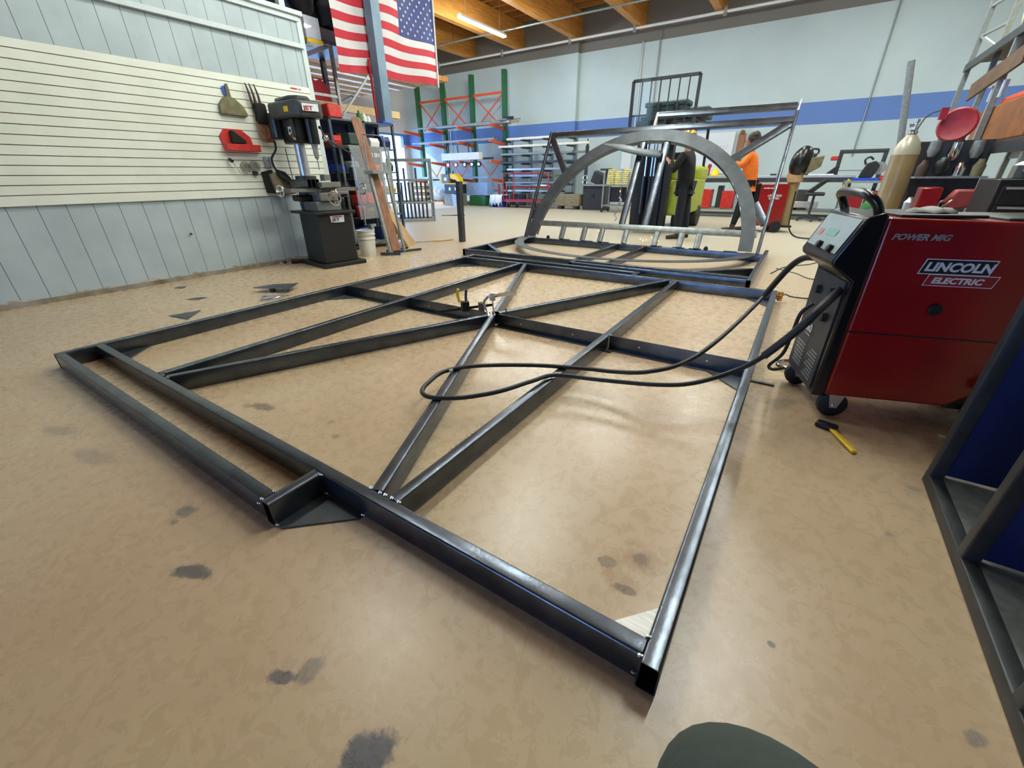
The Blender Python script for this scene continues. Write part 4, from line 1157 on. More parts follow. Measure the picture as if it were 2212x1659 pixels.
# ------------------------------------------------------------------ high store shelf behind the partition end
mz = thing('storage_shelf', 'dark high shelf loaded with black bundles behind the partition end', 'shelf', (-8.3, 4.9, 3.3))
MB().box((-8.9, 4.2, 3.28), (-7.8, 6.0, 3.34)).build('deck', M['dark'], mz)
for y in (4.25, 5.9):
    MB().box((-8.88, y, 0), (-8.80, y + .08, 5.0)).build('upright', M['dark'], mz)
MB().box((-8.5, 5.25, 3.34), (-7.95, 5.95, 3.56)).build('folded_tarpaulin' if False else 'deck_mat', mat('dusty_violet_grey', (96, 86, 92), .8, 0, .15, 6), mz, bevel=.03)
for k, (y, z, rx, ry, rz_, lab) in enumerate(((5.62, 3.90, .30, .27, .42, 'black bag nearest the flag on the high shelf'), (5.08, 3.98, .30, .27, .40, 'black bag right above the partition end on the high shelf'), (4.55, 3.9, .30, .25, .4, 'black bag mostly hidden by the partition on the high shelf'))):
    b = MB().sph((-8.1, y, z), 1, 24, sc=(rx, ry, rz_))
    b.v = [(p[0] + .03 * math.sin(p[1] * 17), p[1] + .02 * math.sin(p[2] * 19), max(3.345 + (.22 if k == 0 else 0), p[2] + .02 * math.sin(p[0] * 23))) for p in b.v]
    tag(b.build('black_bag', M['black']), lab, 'bag', 'bags on the high store shelf')
t_ = thing('wrapped_box', 'white plastic wrapped box with yellow corner beside the partition top', 'box', (-7.7, 4.9, 3.2))
MB().box((-7.78, 4.72, 3.22), (-7.5, 5.00, 3.52)).build('wrapped_body', M['wrap'], t_, bevel=.01)
MB().box((-7.78, 4.72, 3.17), (-7.5, 5.02, 3.22)).build('yellow_corner', M['yellow'], t_)
MB().box((-8.8, 4.7, 3.13), (-7.5, 4.76, 3.17)).build('support_arm', M['galv'], t_)
b = MB().prism([(4.62, 1.9), (4.60, 2.62), (4.70, 2.74), (4.80, 2.66), (4.92, 2.70), (5.06, 2.56), (5.12, 1.9)], 0, .05, fn=lambda a, b_, c_: (-7.65 + c_, a, b_ + .05 * math.sin(a * 30) * .2))
b.bar((-7.62, 4.2, 2.70), (-7.62, 5.3, 2.70), .02, .02).bar((-7.62, 5.28, 2.34), (-7.62, 5.28, 2.72), .02, .02)
tag(b.build('red_jacket', M['redcloth'], bevel=.01), 'dark red jacket hanging behind the partition end above the mill', 'jacket')
struct(MB().box((-17.8, 7.0, 4.35), (-12.4, 14.0, 4.5)).build('trim_20', M['deck'], smooth=False))
for k in range(5):
    tag(MB().box((-17.3 + .8 * k, 7.2, 4.28), (-17.1 + .8 * k, 13.8, 4.35)).build('ceiling_strip', M['plastic_white']), 'pale strip, %s in the row under the low far ceiling' % ['farthest away', 'fourth nearest', 'middle one', 'second nearest', 'nearest'][k], 'ceiling strip', 'pale strips under the low far ceiling')
t_ = thing('rollup_door', 'white rolled shutter door with curved track in the far bay left of the column', 'roll-up door', (-17.0, 8.0, 3.5))
MB().box((-17.78, 7.5, 3.0), (-17.72, 12.6, 4.28)).build('door_panel', M['plastic_white'], t_)
MB().tube([(-17.66, 12.7, 2.6), (-17.66, 12.7, 3.5), (-17.35, 12.7, 3.9), (-16.4, 12.7, 4.1)], .05, 8, smooth=5).build('track', M['galv'], t_)
# ------------------------------------------------------------------ cantilever rack against the back wall
cr = thing('cantilever_rack', 'tall cantilever rack with green uprights and orange arms against the far wall', 'rack', (-13.9, 16.4, 0))
UX = [-16.35, -14.8, -13.15, -11.45]
for x in UX:
    MB().box((x - .08, 16.3, 0), (x + .08, 16.5, 5.0)).build('upright', M['green'], cr, bevel=.006)
    MB().box((x - .07, 15.2, 0), (x + .07, 16.3, .14)).build('foot', M['green'], cr)
    for z in (3.02, 2.45, 1.72, 1.02):
        MB().prism([(15.25, z + .05), (16.3, z), (16.3, z - .14), (15.25, z - .02)], x - .04, x + .04, fn=lambda a, b_, c_: (c_, a, b_)).build('arm', M['orange'], cr)
for a, b_ in zip(UX, UX[1:]):
    for z in (4.25,):
        MB().bar((a + .08, 16.4, z), (b_ - .08, 16.4, z), .04, .09).build('cross_rail', M['orange'], cr)
    MB().bar((a + .1, 16.42, 4.2), (b_ - .25, 16.42, 3.1), .02, .05).build('diagonal_tie', M['orange'], cr)
    MB().bar((b_ - .1, 16.40, 4.2), (a + .25, 16.40, 3.1), .02, .05).build('diagonal_tie', M['orange'], cr)
    MB().bar((a + .1, 16.42, 1.95), ((a + b_) / 2, 16.42, 1.15), .02, .05).build('diagonal_tie', M['orange'], cr)
    MB().bar((b_ - .1, 16.42, 1.95), ((a + b_) / 2, 16.42, 1.15), .02, .05).build('diagonal_tie', M['orange'], cr)
def stock(x0, x1, y, z, w_, h_, m_, name, label, cat, grp=None, hollow=True):
    b = MB()
    if hollow:
        b.hss((x0, y, z + h_ / 2), (x1, y, z + h_ / 2), w_, h_, .004, min(w_, h_) * .15)
    else:
        b.box((x0, y - w_ / 2, z), (x1, y + w_ / 2, z + h_))
    return tag(b.build(name, M[m_]), label, cat, grp)
k = 0
for z, lv, spans in ((3.08, 'top', ((-15.9, -11.0), (-14.6, -10.7), (-13.6, -10.4), (-15.5, -10.9))), (2.51, 'second', ((-16.0, -11.3), (-15.8, -11.4), (-15.9, -11.5)))):
    for j, (a, b_) in enumerate(spans):
        stock(a, b_, 15.42 + .2 * j, z, .09, .06 + .03 * (j % 2), ('galv', 'alum', 'pine', 'mill2')[j], 'stock_tube', 'long metal length, %s from the front on the %s arms of the green rack' % (('first', 'second', 'third', 'fourth')[j], lv), 'metal stock', 'stock on the green rack')
for j, (x, z) in enumerate(((-11.2, 3.16), (-10.95, 3.18), (-10.7, 3.16), (-10.97, 3.232))):
    stock(x, x + .45, 15.5 + (.1 * j if j < 3 else .1), z, .05, .05, 'dark' if j % 2 else 'galv', 'short_offcut', 'short tube offcut %s on the right end of the top rack arms' % ('at the left', 'second', 'at the right', 'on top')[j], 'offcut', 'offcuts on the rack top')
stock(-15.9, -11.6, 15.5, 1.08, .5, .07, 'bluetarp', 'blue_sheet_stack', 'pale blue sheets laid across the lowest orange arms', 'sheet stack', None, False)
stock(-14.1, -12.0, 15.35, 1.80, .25, .27, 'plastic_white', 'white_box_beam', 'short white box beam lying on the third row of arms', 'beam', None, False)
stock(-12.95, -11.55, 15.6, 1.80, .08, .08, 'dark', 'dark_tube', 'dark tube poking out beside the white box beam', 'metal stock')
for j, x in enumerate((-13.8, -13.35, -12.85, -12.45, -12.08)):
    c_ = thing('caster_wheel', '%s of the casters hanging on the third row of rack arms' % ('leftmost', 'second', 'middle', 'fourth', 'rightmost')[j], 'caster', (x, 15.3, 1.6), 'casters on the rack arm')
    MB().lathe((x, 15.3, 1.62), [(.05, -.025), (.11, -.02), (.11, .02), (.05, .025)], 18, axis=(0, 1, 0)).build('wheel', M['redcart'] if j in (0, 1) else M['rubber'], c_)
    MB().lathe((x, 15.27, 1.62), [(.0, 0), (.055, 0), (.055, .02)], 14, axis=(0, 1, 0)).build('hub', M['chrome'], c_)
    MB().bar((x, 15.335, 1.62), (x, 15.335, 1.80), .04, .01).build('fork', M['galv'], c_)
for j, x in enumerate((-13.75, -13.2, -12.6, -12.1)):
    tag(MB().bar((x, 15.3, 2.07), (x - .03, 15.3, 2.36), .05, .02).build('steel_bracket', M['dark']), '%s dark bracket standing on the white box beam' % ('leftmost', 'second', 'third', 'rightmost')[j], 'bracket', 'brackets on the white box beam')
# floor level goods under the rack
stock(-12.75, -11.5, 15.3, .42, .5, .5, 'bluetarp', 'blue_crate_stack', 'pale blue sheet bundle low under the right half of the rack', 'sheet stack', None, False)
stock(-14.9, -13.7, 15.6, .55, .6, .45, 'bluetarp', 'blue_bundle', 'pale blue bundle on top of the plastic wrapped pallet', 'bundle', None, False)
tag(MB().box((-12.45, 15.0, 0), (-11.6, 15.5, .40)).build('green_bin', M['green'], bevel=.01), 'dark green bin on the floor under the blue sheets', 'bin')
def pallet(x, y, label, w_=1.1):
    p_ = thing('pallet', label, 'pallet', (x, y, 0), 'pallets under the rack')
    for k in range(3):
        MB().box((x - w_ / 2, y - .45 + .4 * k, 0), (x + w_ / 2, y - .37 + .4 * k, .10)).build('runner', M['pine'], p_)
    for k in range(5):
        MB().box((x - w_ / 2 + k * w_ / 5, y - .45, .10), (x - w_ / 2 + (k + .75) * w_ / 5, y + .45, .12)).build('board', M['pine'], p_)
    return p_
pallet(-14.6, 15.5, 'wooden pallet carrying clear wrapped goods left of the black post')
pallet(-13.3, 15.4, 'wooden pallet right behind the black post')
b = MB().sph((-14.6, 15.5, .42), 1, 20, sc=(.5, .42, .34))
b.v = [(p[0] + .05 * math.sin(p[2] * 21), p[1] + .05 * math.sin(p[0] * 19), max(.121, p[2] + .04 * math.sin(p[0] * 14))) for p in b.v]
tag(b.build('wrapped_goods', M['wrap'], angle=80), 'crumpled clear plastic wrapped goods on the left pallet', 'goods')
for k in range(6):
    tag(MB().box((-15.9, 15.1, .12 + .13 * k), (-15.25 + .1 * (k % 2), 15.7, .235 + .13 * k), rz=.06 * (k % 3)).build('lumber_stack', M['pine' if k % 2 else 'greywood']), 'tan slab, %s from the floor in the stack behind the tube stands' % ('first', 'second', 'third', 'fourth', 'fifth', 'top one')[k], 'slab', 'stack of tan slabs')
tag(MB().box((-15.95, 15.05, 0), (-15.2, 15.75, .12)).build('dark_skid', M['boot']), 'dark wooden skid beneath the stack of tan slabs', 'skid')
im = thing('ironworker', 'yellow and grey ironworker machine standing behind the black post', 'machine', (-13.2, 14.6, 0))
MB().box((-13.45, 14.45, .0), (-12.55, 14.95, .50)).build('lower_body', M['castiron'], im, bevel=.01)
MB().box((-13.35, 14.42, .50), (-12.55, 14.95, .86)).build('black_cabinet', M['black'], im, bevel=.01)
for x in (-13.05, -12.72):
    MB().box((x - .05, 14.41, .62), (x + .05, 14.42, .74)).build('white_sticker', M['paper'], im)
MB().box((-13.75, 14.4, .86), (-12.55, 15.0, .90)).build('yellow_table', M['yellow'], im, bevel=.004)
MB().box((-13.5, 14.45, .90), (-13.1, 14.9, 1.26)).build('grey_head', M['castiron'], im, bevel=.02)
MB().box((-13.36, 14.44, 1.0), (-13.22, 14.45, 1.12)).build('name_sticker', M['paper'], im)
MB().prism([(-13.08, 1.28), (-12.8, 1.26), (-12.62, 1.12), (-12.55, .92), (-12.66, .92), (-12.75, 1.02), (-12.9, 1.04), (-13.08, 1.08)], 14.5, 14.8, fn=lambda a, b_, c_: (a, c_, b_)).build('yellow_arm', M['yellow'], im, bevel=.02)
MB().box((-13.68, 14.5, .98), (-13.53, 14.85, 1.25)).build('yellow_cover', M['yellow'], im, bevel=.03)
for x in (-13.35, -13.15, -12.98):
    MB().tube([(x, 14.6, 1.26), (x + .03, 14.6, 1.38)], .03, 8).build('punch_holder', M['dark'], im)
tag(MB().prism([(-12.7, 0), (-12.25, 0), (-12.35, .45), (-12.8, .5)], 14.2, 14.35, fn=lambda a, b_, c_: (a, c_, b_)).build('corrugated_sheet', M['galv']), 'grey corrugated sheet leaning at the foot of the ironworker', 'sheet')

# ------------------------------------------------------------------ stock tree rack right of the cantilever rack
hr = thing('stock_rack', 'grey steel stock rack with many short arms below the blue wall band', 'rack', (-9.2, 16.3, 0))
HX = [-11.05, -10.1, -9.1, -8.05]
for x in HX:
    MB().box((x - .06, 16.2, 0), (x + .06, 16.34, 2.62)).build('upright', M['galv'], hr)
ZL = [2.46, 2.2, 1.92, 1.62, 1.36, 1.12, .86, .55]
for x in HX:
    for z in ZL:
        MB().box((x - .035, 15.55, z - .06), (x + .035, 16.2, z)).build('arm', M['dark'], hr)
rows = ((2.46, ((-10.9, -7.6, 'plastic_white'), (-10.7, -7.7, 'alum'))), (2.2, ((-11.3, -7.2, 'plastic_white'), (-11.0, -7.9, 'alum'))), (1.92, ((-11.2, -7.9, 'galv'), (-11.0, -7.5, 'galv'))), (1.62, ((-11.2, -7.5, 'mill2'), (-10.9, -7.8, 'galv'))),
        (1.36, ((-10.9, -8.4, 'alum'), (-9.6, -8.2, 'mill2'))), (1.12, ((-10.7, -9.4, 'bluetarp'), (-9.3, -8.0, 'greywood'))), (.86, ((-11.0, -8.6, 'galv'), (-9.4, -8.1, 'mill2'))), (.55, ((-12.2, -8.6, 'alum'), (-9.6, -8.3, 'dark'))))
for i, (z, sp) in enumerate(rows):
    for j, (a, b_, m_) in enumerate(sp):
        stock(a, b_, 15.72 + .22 * j, z, .10, .08, m_, 'stock_length', '%s length on arm level %s from the top of the grey stock rack' % ('front' if j == 0 else 'rear', ('one', 'two', 'three', 'four', 'five', 'six', 'seven', 'eight')[i]), 'metal stock', 'lengths on the grey stock rack')
tag(MB().box((-7.45, 15.9, 0), (-7.35, 16.0, 2.15)).cyl((-7.4, 15.95, 2.15), (-7.4, 15.95, 2.4), .05, .01).build('pointed_post', M['dark']), 'dark post with pointed top at the right end of the grey stock rack', 'post')

# platform trolley with red tube frame
rc = thing('platform_trolley', 'red tube-framed platform trolley on casters in front of the grey stock rack', 'trolley', (-9.4, 14.9, 0))
for y in (14.65,):
    MB().tube([(-10.4, y, .28), (-10.4, y, 1.15), (-10.3, y, 1.24), (-8.45, y, 1.24), (-8.33, y, 1.15), (-8.33, y, .28)], .024, 8).build('front_hoop', M['redcart'], rc)
MB().tube([(-10.4, 15.3, .28), (-10.4, 15.3, .75), (-8.33, 15.3, .75), (-8.33, 15.3, .28)], .024, 8).build('rear_hoop', M['redcart'], rc)
MB().tube([(-9.9, 14.65, .28), (-9.9, 14.65, 1.24)], .02, 8).build('mid_post', M['redcart'], rc)
MB().box((-10.42, 14.6, .22), (-8.31, 15.35, .30)).build('platform', M['redcart'], rc, bevel=.005)
for x in (-10.2, -9.8, -8.6, -8.9):
    MB().lathe((x, 14.72, .10), [(.0, -.03), (.1, -.025), (.1, .025), (0, .03)], 16, axis=(1, 0, 0)).build('caster', M['rubber'], rc)
    MB().box((x - .035, 14.70, .10), (x + .035, 14.74, .22)).build('caster_fork', M['alum'], rc)
stock(-10.35, -8.9, 14.9, .82, .3, .02, 'bluetarp', 'pale_shelf_sheet', 'thin pale sheet laid level inside the red trolley frame', 'sheet', None, False)
stock(-8.85, -8.4, 14.75, .80, .25, .05, 'paper', 'paper_pile', 'small white paper pile at the right end of the red trolley', 'paper')
b = MB()
n = 12
vs = [(-11.05 + .65 * i / n, 14.5 + .5 * j / n, .46 + .03 * math.sin(i * 1.3) * math.cos(j) - (.34 if j == 0 else 0) * (1 - .25 * math.sin(i * 1.9)) - (.3 if i == 0 else 0)) for j in range(n + 1) for i in range(n + 1)]
fs = [(j * (n + 1) + i, j * (n + 1) + i + 1, (j + 1) * (n + 1) + i + 1, (j + 1) * (n + 1) + i) for j in range(n) for i in range(n)]
o = b.add(vs, fs).build('white_dust_sheet', M['cloth_white'], angle=80)
o.modifiers.new('t', 'SOLIDIFY').thickness = .01
tag(o, 'white cloth draped over a low blue stand left of the red trolley', 'cloth')
tag(MB().box((-10.98, 14.6, 0), (-10.90, 14.95, .42)).box((-10.55, 14.6, 0), (-10.47, 14.95, .42)).box((-10.98, 14.6, .37), (-10.47, 14.95, .42)).build('blue_stand', M['blue']), 'low blue stand under the white cloth', 'stand')
for x, nm in ((-11.15, 'left'), (-10.75, 'right')):
    tag(MB().bar((x, 15.42, 0), (x, 15.42, .86), .06, .06).build('support_post', M['redcart']), '%s short red post between the green rack and the trolley' % nm, 'post')

# timber beam, machine cabinet and disc trolley
t_ = thing('timber_baulk', 'weathered square timber lying on blocks right of the red trolley', 'timber', (-7.6, 14.9, 0))
MB().box((-8.05, 14.7, .12), (-7.05, 15.1, .52)).build('beam', M['greywood'], t_, bevel=.02)
MB().box((-7.95, 14.75, 0), (-7.8, 15.05, .12)).build('block', M['boot'], t_)
MB().box((-7.3, 14.75, 0), (-7.15, 15.05, .12)).build('block', M['boot'], t_)
wc = thing('deburring_machine', 'grey cabinet machine with slanted motor and two chrome rings', 'machine', (-6.5, 15.0, 0))
MB().box((-6.95, 14.8, .0), (-6.10, 15.4, .80)).build('cabinet', M['dark'], wc, bevel=.01)
MB().box((-7.0, 14.7, .80), (-6.05, 15.45, .86)).build('top_plate', M['galv'], wc, bevel=.004)
MB().box((-6.72, 14.95, .86), (-6.32, 15.3, 1.26), rot=Euler((0, R(22), 0))).build('motor_housing', M['dark'], wc, bevel=.04)
for z in (1.08, .93):
    MB().tube([(-6.86 + .075 * math.cos(a), 14.72, z + .075 * math.sin(a)) for a in [2 * PI * k / 18 for k in range(18)]], .018, 8, closed=True).build('chrome_ring', M['chrome'], wc)
MB().bar((-6.86, 14.78, .86), (-6.86, 14.78, 1.05), .05, .05).build('ring_bracket', M['dark'], wc)
MB().cyl((-6.25, 15.1, .86), (-6.2, 15.1, 1.35), .04).box((-6.42, 15.0, 1.30), (-6.05, 15.2, 1.36)).build('drill_head', M['dark'], wc)
MB().box((-6.6, 14.79, .42), (-6.5, 14.80, .55)).build('switch_box', M['black'], wc)
tag(MB().box((-10.9, 16.0, 0), (-10.2, 16.1, .45)).build('grey_bin', M['dark']), 'dark grey bin behind the red trolley', 'bin')
dt = thing('disc_trolley', 'steel trolley on casters with stacks of yellow discs', 'trolley', (-5.5, 14.3, 0))
for x in (-5.85, -5.0):
    for y in (14.0, 14.6):
        MB().bar((x, y, .14), (x, y, 1.22), .045, .045).build('post', M['galv'], dt)
        MB().lathe((x, y, .06), [(0, -.02), (.06, -.02), (.06, .02), (0, .02)], 14, axis=(1, 0, 0)).build('caster', M['rubber'], dt)
for z in (.20, .82):
    MB().box((-5.87, 13.98, z), (-4.98, 14.62, z + .03)).build('tray', M['galv'], dt)
MB().box((-5.45, 14.55, .23), (-5.41, 14.6, .82)).build('rear_post', M['galv'], dt)
MB().box((-5.86, 14.62, .3), (-4.99, 14.63, .78)).build('back_sheet', M['dark'], dt)
for c_, x in enumerate((-5.68, -5.42, -5.14)):
    for k in range(8 - (c_ == 1) - 0):
        b = MB().lathe((x + .01 * math.sin(k * 2.3), 14.2, .855 + .06 * k), [(.0, 0), (.11, 0), (.125, .02), (.11, .045), (0, .05)], 18)
        tag(b.build('flap_disc', M['yellowpad']), 'yellow disc, %s in the %s stack on the steel trolley' % (('lowest', 'second', 'third', 'fourth', 'fifth', 'sixth', 'seventh', 'eighth')[k], ('left', 'middle', 'right')[c_]), 'disc', 'yellow discs on the trolley')
tag(MB().box((-6.35, 17.06, 1.5), (-6.12, 17.09, 1.82)).build('pink_tag_bag', M['pink'], bevel=.01), 'bright pink tag on the back wall above the yellow discs', 'tag')
tag(MB().box((-6.43, 17.05, 1.36), (-6.05, 17.06, 1.95)).build('white_card', M['paper']), 'white card behind the pink tag', 'card')

# ------------------------------------------------------------------ tube stands, cut post
def tube_gate(x, y, rz_, label):
    g = thing('tube_gate', label, 'steel gate', (0, 0, 0), 'welded tube gates')
    return g
tg = thing('ladder_rack', 'grey welded tube rack with two mid rails standing left of the black post', 'rack', (-9.0, 8.9, 0))
A0, B0 = Vector((-9.75, 8.1, 0)), Vector((-8.95, 8.93, 0))
dv = (B0 - A0).normalized()
bk = Vector((-dv.y, dv.x, 0)) * .9
for p in (A0, B0, A0 + bk, B0 + bk):
    MB().hss(p + Vector((0, 0, 0)), p + Vector((0, 0, 1.6)), .045, .045, .003, .004).build('post', M['galv'], tg)
for z in (.03, .50, 1.08, 1.58):
    MB().hss(A0 + Vector((0, 0, z)), B0 + Vector((0, 0, z)), .05, .05, .003, .004).build('rail', M['galv'], tg)
    MB().hss(A0 + bk + Vector((0, 0, z)), B0 + bk + Vector((0, 0, z)), .05, .05, .003, .004).build('rail', M['galv'], tg)
    MB().hss(B0 + Vector((0, 0, z)), B0 + bk + Vector((0, 0, z)), .05, .05, .003, .004).build('end_rail', M['galv'], tg)
for k in range(9):
    p = A0 + dv * (.08 + .11 * k) + bk * (.12 + .07 * (k % 4))
    MB().hss(p + Vector((0, 0, .06)), p + Vector((.02 * math.sin(k), .0, 1.02 + .36 * (k % 3 == 0))), .04, .04, .003, .004).build('stored_tube', M['dark' if k % 2 else 'mill2'], tg)
bp = thing('cut_post', 'short thick black square post standing alone behind the frames', 'post', (-5.48, 5.95, 0))
MB().hss((-5.48, 5.95, 0), (-5.48, 5.95, 1.07), .10, .10, .006, .01).build('shaft', M['dark'], bp)

# ------------------------------------------------------------------ forklift
fk = thing('forklift', 'lime green forklift with black mast facing the arch panel', 'forklift', (-2.75, 10.3, 0))
for x in (-3.12, -2.50):
    MB().box((x - .06, 9.0, .08), (x + .06, 9.18, 2.05)).build('outer_mast', M['black'], fk, bevel=.004)
for x in (-3.0, -2.62):
    MB().box((x - .05, 8.95, .10), (x + .05, 9.05, 2.10)).build('inner_mast', M['blackgloss'], fk)
MB().box((-3.16, 9.04, .12), (-2.46, 9.12, 1.5)).build('mast_crossplate', M['black'], fk)
for x in (-2.92, -2.80, -2.74):
    q_ = MB().cyl((x, 8.90, .4), (x, 8.90, 1.12), .035).build('lift_cylinder', M['blackgloss'], fk)
    MB().cyl((x, 8.90, 1.12), (x, 8.90, 1.7), .018).build('chrome_rod', M['chrome'], q_)
MB().cyl((-2.78, 8.93, .3), (-2.78, 8.93, 1.25), .05).build('ram', M['blackgloss'], fk)
MB().box((-3.3, 8.82, 1.72), (-2.1, 8.90, 1.84)).box((-3.3, 8.82, 1.92), (-2.1, 8.90, 2.0)).build('carriage', M['black'], fk)
br_ = MB()
BL, BR2, BB, BT = -3.32, -2.10, 1.93, 2.76
br_.bar((BL, 8.8, BB), (BL, 8.8, BT), .05, .05).bar((BR2, 8.8, BB), (BR2, 8.8, BT), .05, .05).bar((BL, 8.8, BT), (BR2, 8.8, BT), .05, .05).bar((BL, 8.8, 2.19), (BR2, 8.8, 2.19), .03, .03)
for k in range(1, 7):
    x = BL + (BR2 - BL) * k / 7
    br_.bar((x, 8.8, 2.0), (x, 8.8, BT), .02, .02)
br_.build('load_backrest', M['dark'], fk)
MB().box((-3.15, 9.25, .35), (-2.15, 11.3, 1.05)).build('body', M['lime'], fk, bevel=.04, bseg=3)
MB().box((-3.15, 10.6, 1.0), (-2.15, 11.5, 1.32)).build('counterweight', M['lime'], fk, bevel=.08, bseg=3)
MB().box((-2.98, 9.3, 1.05), (-2.30, 9.5, 1.42)).build('dashboard', M['lime'], fk, bevel=.03)
for x in (-3.1, -2.2):
    MB().bar((x, 9.35, 1.05), (x, 9.6, 2.12), .05, .05).build('guard_post', M['black'], fk)
    MB().bar((x, 11.0, 1.2), (x, 10.8, 2.12), .05, .05).build('guard_post', M['black'], fk)
MB().box((-3.14, 9.55, 2.10), (-2.16, 10.85, 2.15)).build('overhead_guard', M['black'], fk)
MB().box((-2.85, 10.0, 1.0), (-2.4, 10.5, 1.15)).box((-2.85, 10.45, 1.1), (-2.4, 10.6, 1.6)).build('seat', M['black'], fk, bevel=.03)
for x, y, r_ in ((-2.26, 9.55, .30), (-3.04, 9.55, .30), (-2.22, 11.0, .24), (-3.08, 11.0, .24)):
    w_ = MB().lathe((x, y, r_), [(r_ * .55, -.09), (r_ * .95, -.09), (r_, -.05), (r_, .05), (r_ * .95, .09), (r_ * .55, .09)], 28, axis=(1, 0, 0)).build('tyre', M['rubber'], fk)
    MB().lathe((x, y, r_), [(0, -.05), (r_ * .3, -.07), (r_ * .56, -.03), (r_ * .56, .03), (r_ * .3, .07), (0, .05)], 20, axis=(1, 0, 0)).build('rim', M['yellowpad'], w_)
for y, nm in ((9.60, 'case'),):
    c1 = thing('green_case', 'dark teal latched case on top of the forklift guard', 'case', (-2.8, 9.8, 2.15))
    MB().box((-3.26, 9.56, 2.15), (-2.46, 9.95, 2.46)).build('case_body', M['darkgreen'], c1, bevel=.03, bseg=3)
    MB().box((-3.3, 9.54, 2.40), (-2.42, 9.97, 2.50)).build('lid', M['darkgreen'], c1, bevel=.03, bseg=3)
    for x in (-3.0, -2.65):
        MB().box((x - .05, 9.53, 2.34), (x + .05, 9.56, 2.46)).build('latch', M['black'], c1)
c2 = thing('green_case', 'smaller dark olive case at the right end of the forklift guard', 'case', (-2.2, 9.9, 2.15))
MB().box((-2.42, 9.62, 2.15), (-2.02, 10.1, 2.36)).build('case_body', M['darkgreen'], c2, bevel=.03, bseg=3)
for x in (-2.36, -2.24):
    MB().lathe((x, 9.60, 2.22), [(0, 0), (.045, 0), (.045, .03)], 16, axis=(0, 1, 0)).build('work_lamp', M['chrome'], c2)
tag(MB().box((-3.2, 8.83, 2.0), (-3.0, 8.97, 2.10)).box((-3.12, 8.83, 2.1), (-3.02, 8.95, 2.17)).build('mast_tool_box', M['darkgreen'], bevel=.01), 'small dark stepped box at the left end of the forklift carriage', 'box')

# ------------------------------------------------------------------ people
def finger_hand(wr, d, up, sd=1, curl=.4, s=1.0):
    """palm and five fingers as one mesh; d direction of the fingers, up back of the hand, sd thumb side"""
    wr, d, up = Vector(wr), Vector(d).normalized(), Vector(up).normalized()
    r_ = d.cross(up).normalized() * sd
    b = MB()
    pc = wr + d * .045 * s
    m3 = Matrix((r_, d, up)).transposed()
    o = len(b.v)
    b.sph((0, 0, 0), 1, 12, sc=(.042 * s, .055 * s, .017 * s))
    b.v = [tuple(pc + m3 @ Vector(p)) for p in b.v]
    for k, (off, ln) in enumerate(((-.030, .058), (-.010, .068), (.010, .072), (.030, .064))):
        p0 = pc + r_ * off * s + d * .042 * s
        p1 = p0 + (d * math.cos(curl * .5) - up * math.sin(curl * .5)) * ln * .5 * s
        p2 = p1 + (d * math.cos(curl * 1.4) - up * math.sin(curl * 1.4)) * ln * .35 * s
        p3 = p2 + (d * math.cos(curl * 2.4) - up * math.sin(curl * 2.4)) * ln * .25 * s
        b.tube([p0, p1, p2, p3], lambda u: (.0092 - .0025 * u) * s, 8)
    p0 = pc + r_ * .034 * s - d * .02 * s
    p1 = p0 + (r_ * .8 + d * .5 - up * .2).normalized() * .035 * s
    p2 = p1 + (r_ * .25 + d * .9 - up * .3).normalized() * .032 * s
    b.tube([p0, p1, p2], lambda u: (.0115 - .003 * u) * s, 8)
    return b
def head_parts(c, fw_, s=1.0):
    """nose, ears, eyes sockets for a head centred at c facing fw_"""
    c, f = Vector(c), Vector(fw_).normalized()
    sdv = f.cross(Vector((0, 0, 1))).normalized()
    b = MB()
    m3 = Matrix((sdv, f, Vector((0, 0, 1)))).transposed()
    def blob(p, sc):
        o = len(b.v)
        b.sph((0, 0, 0), 1, 12, sc=sc)
        b.v[o:] = [tuple(c + m3 @ (Vector(q) + Vector(p))) for q in b.v[o:]]
    blob((0, 0, .005), (.076 * s, .094 * s, .112 * s))
    blob((0, .035, -.06), (.052 * s, .055 * s, .05 * s))
    blob((0, .098 * s, -.015), (.013, .02, .028))
    blob((0, .082 * s, .022), (.05, .02, .012))
    blob((0, .088 * s, -.055), (.024, .012, .008))
    blob((.078 * s, -.005, -.005), (.010, .02, .03))
    blob((-.078 * s, -.005, -.005), (.010, .02, .03))
    return b
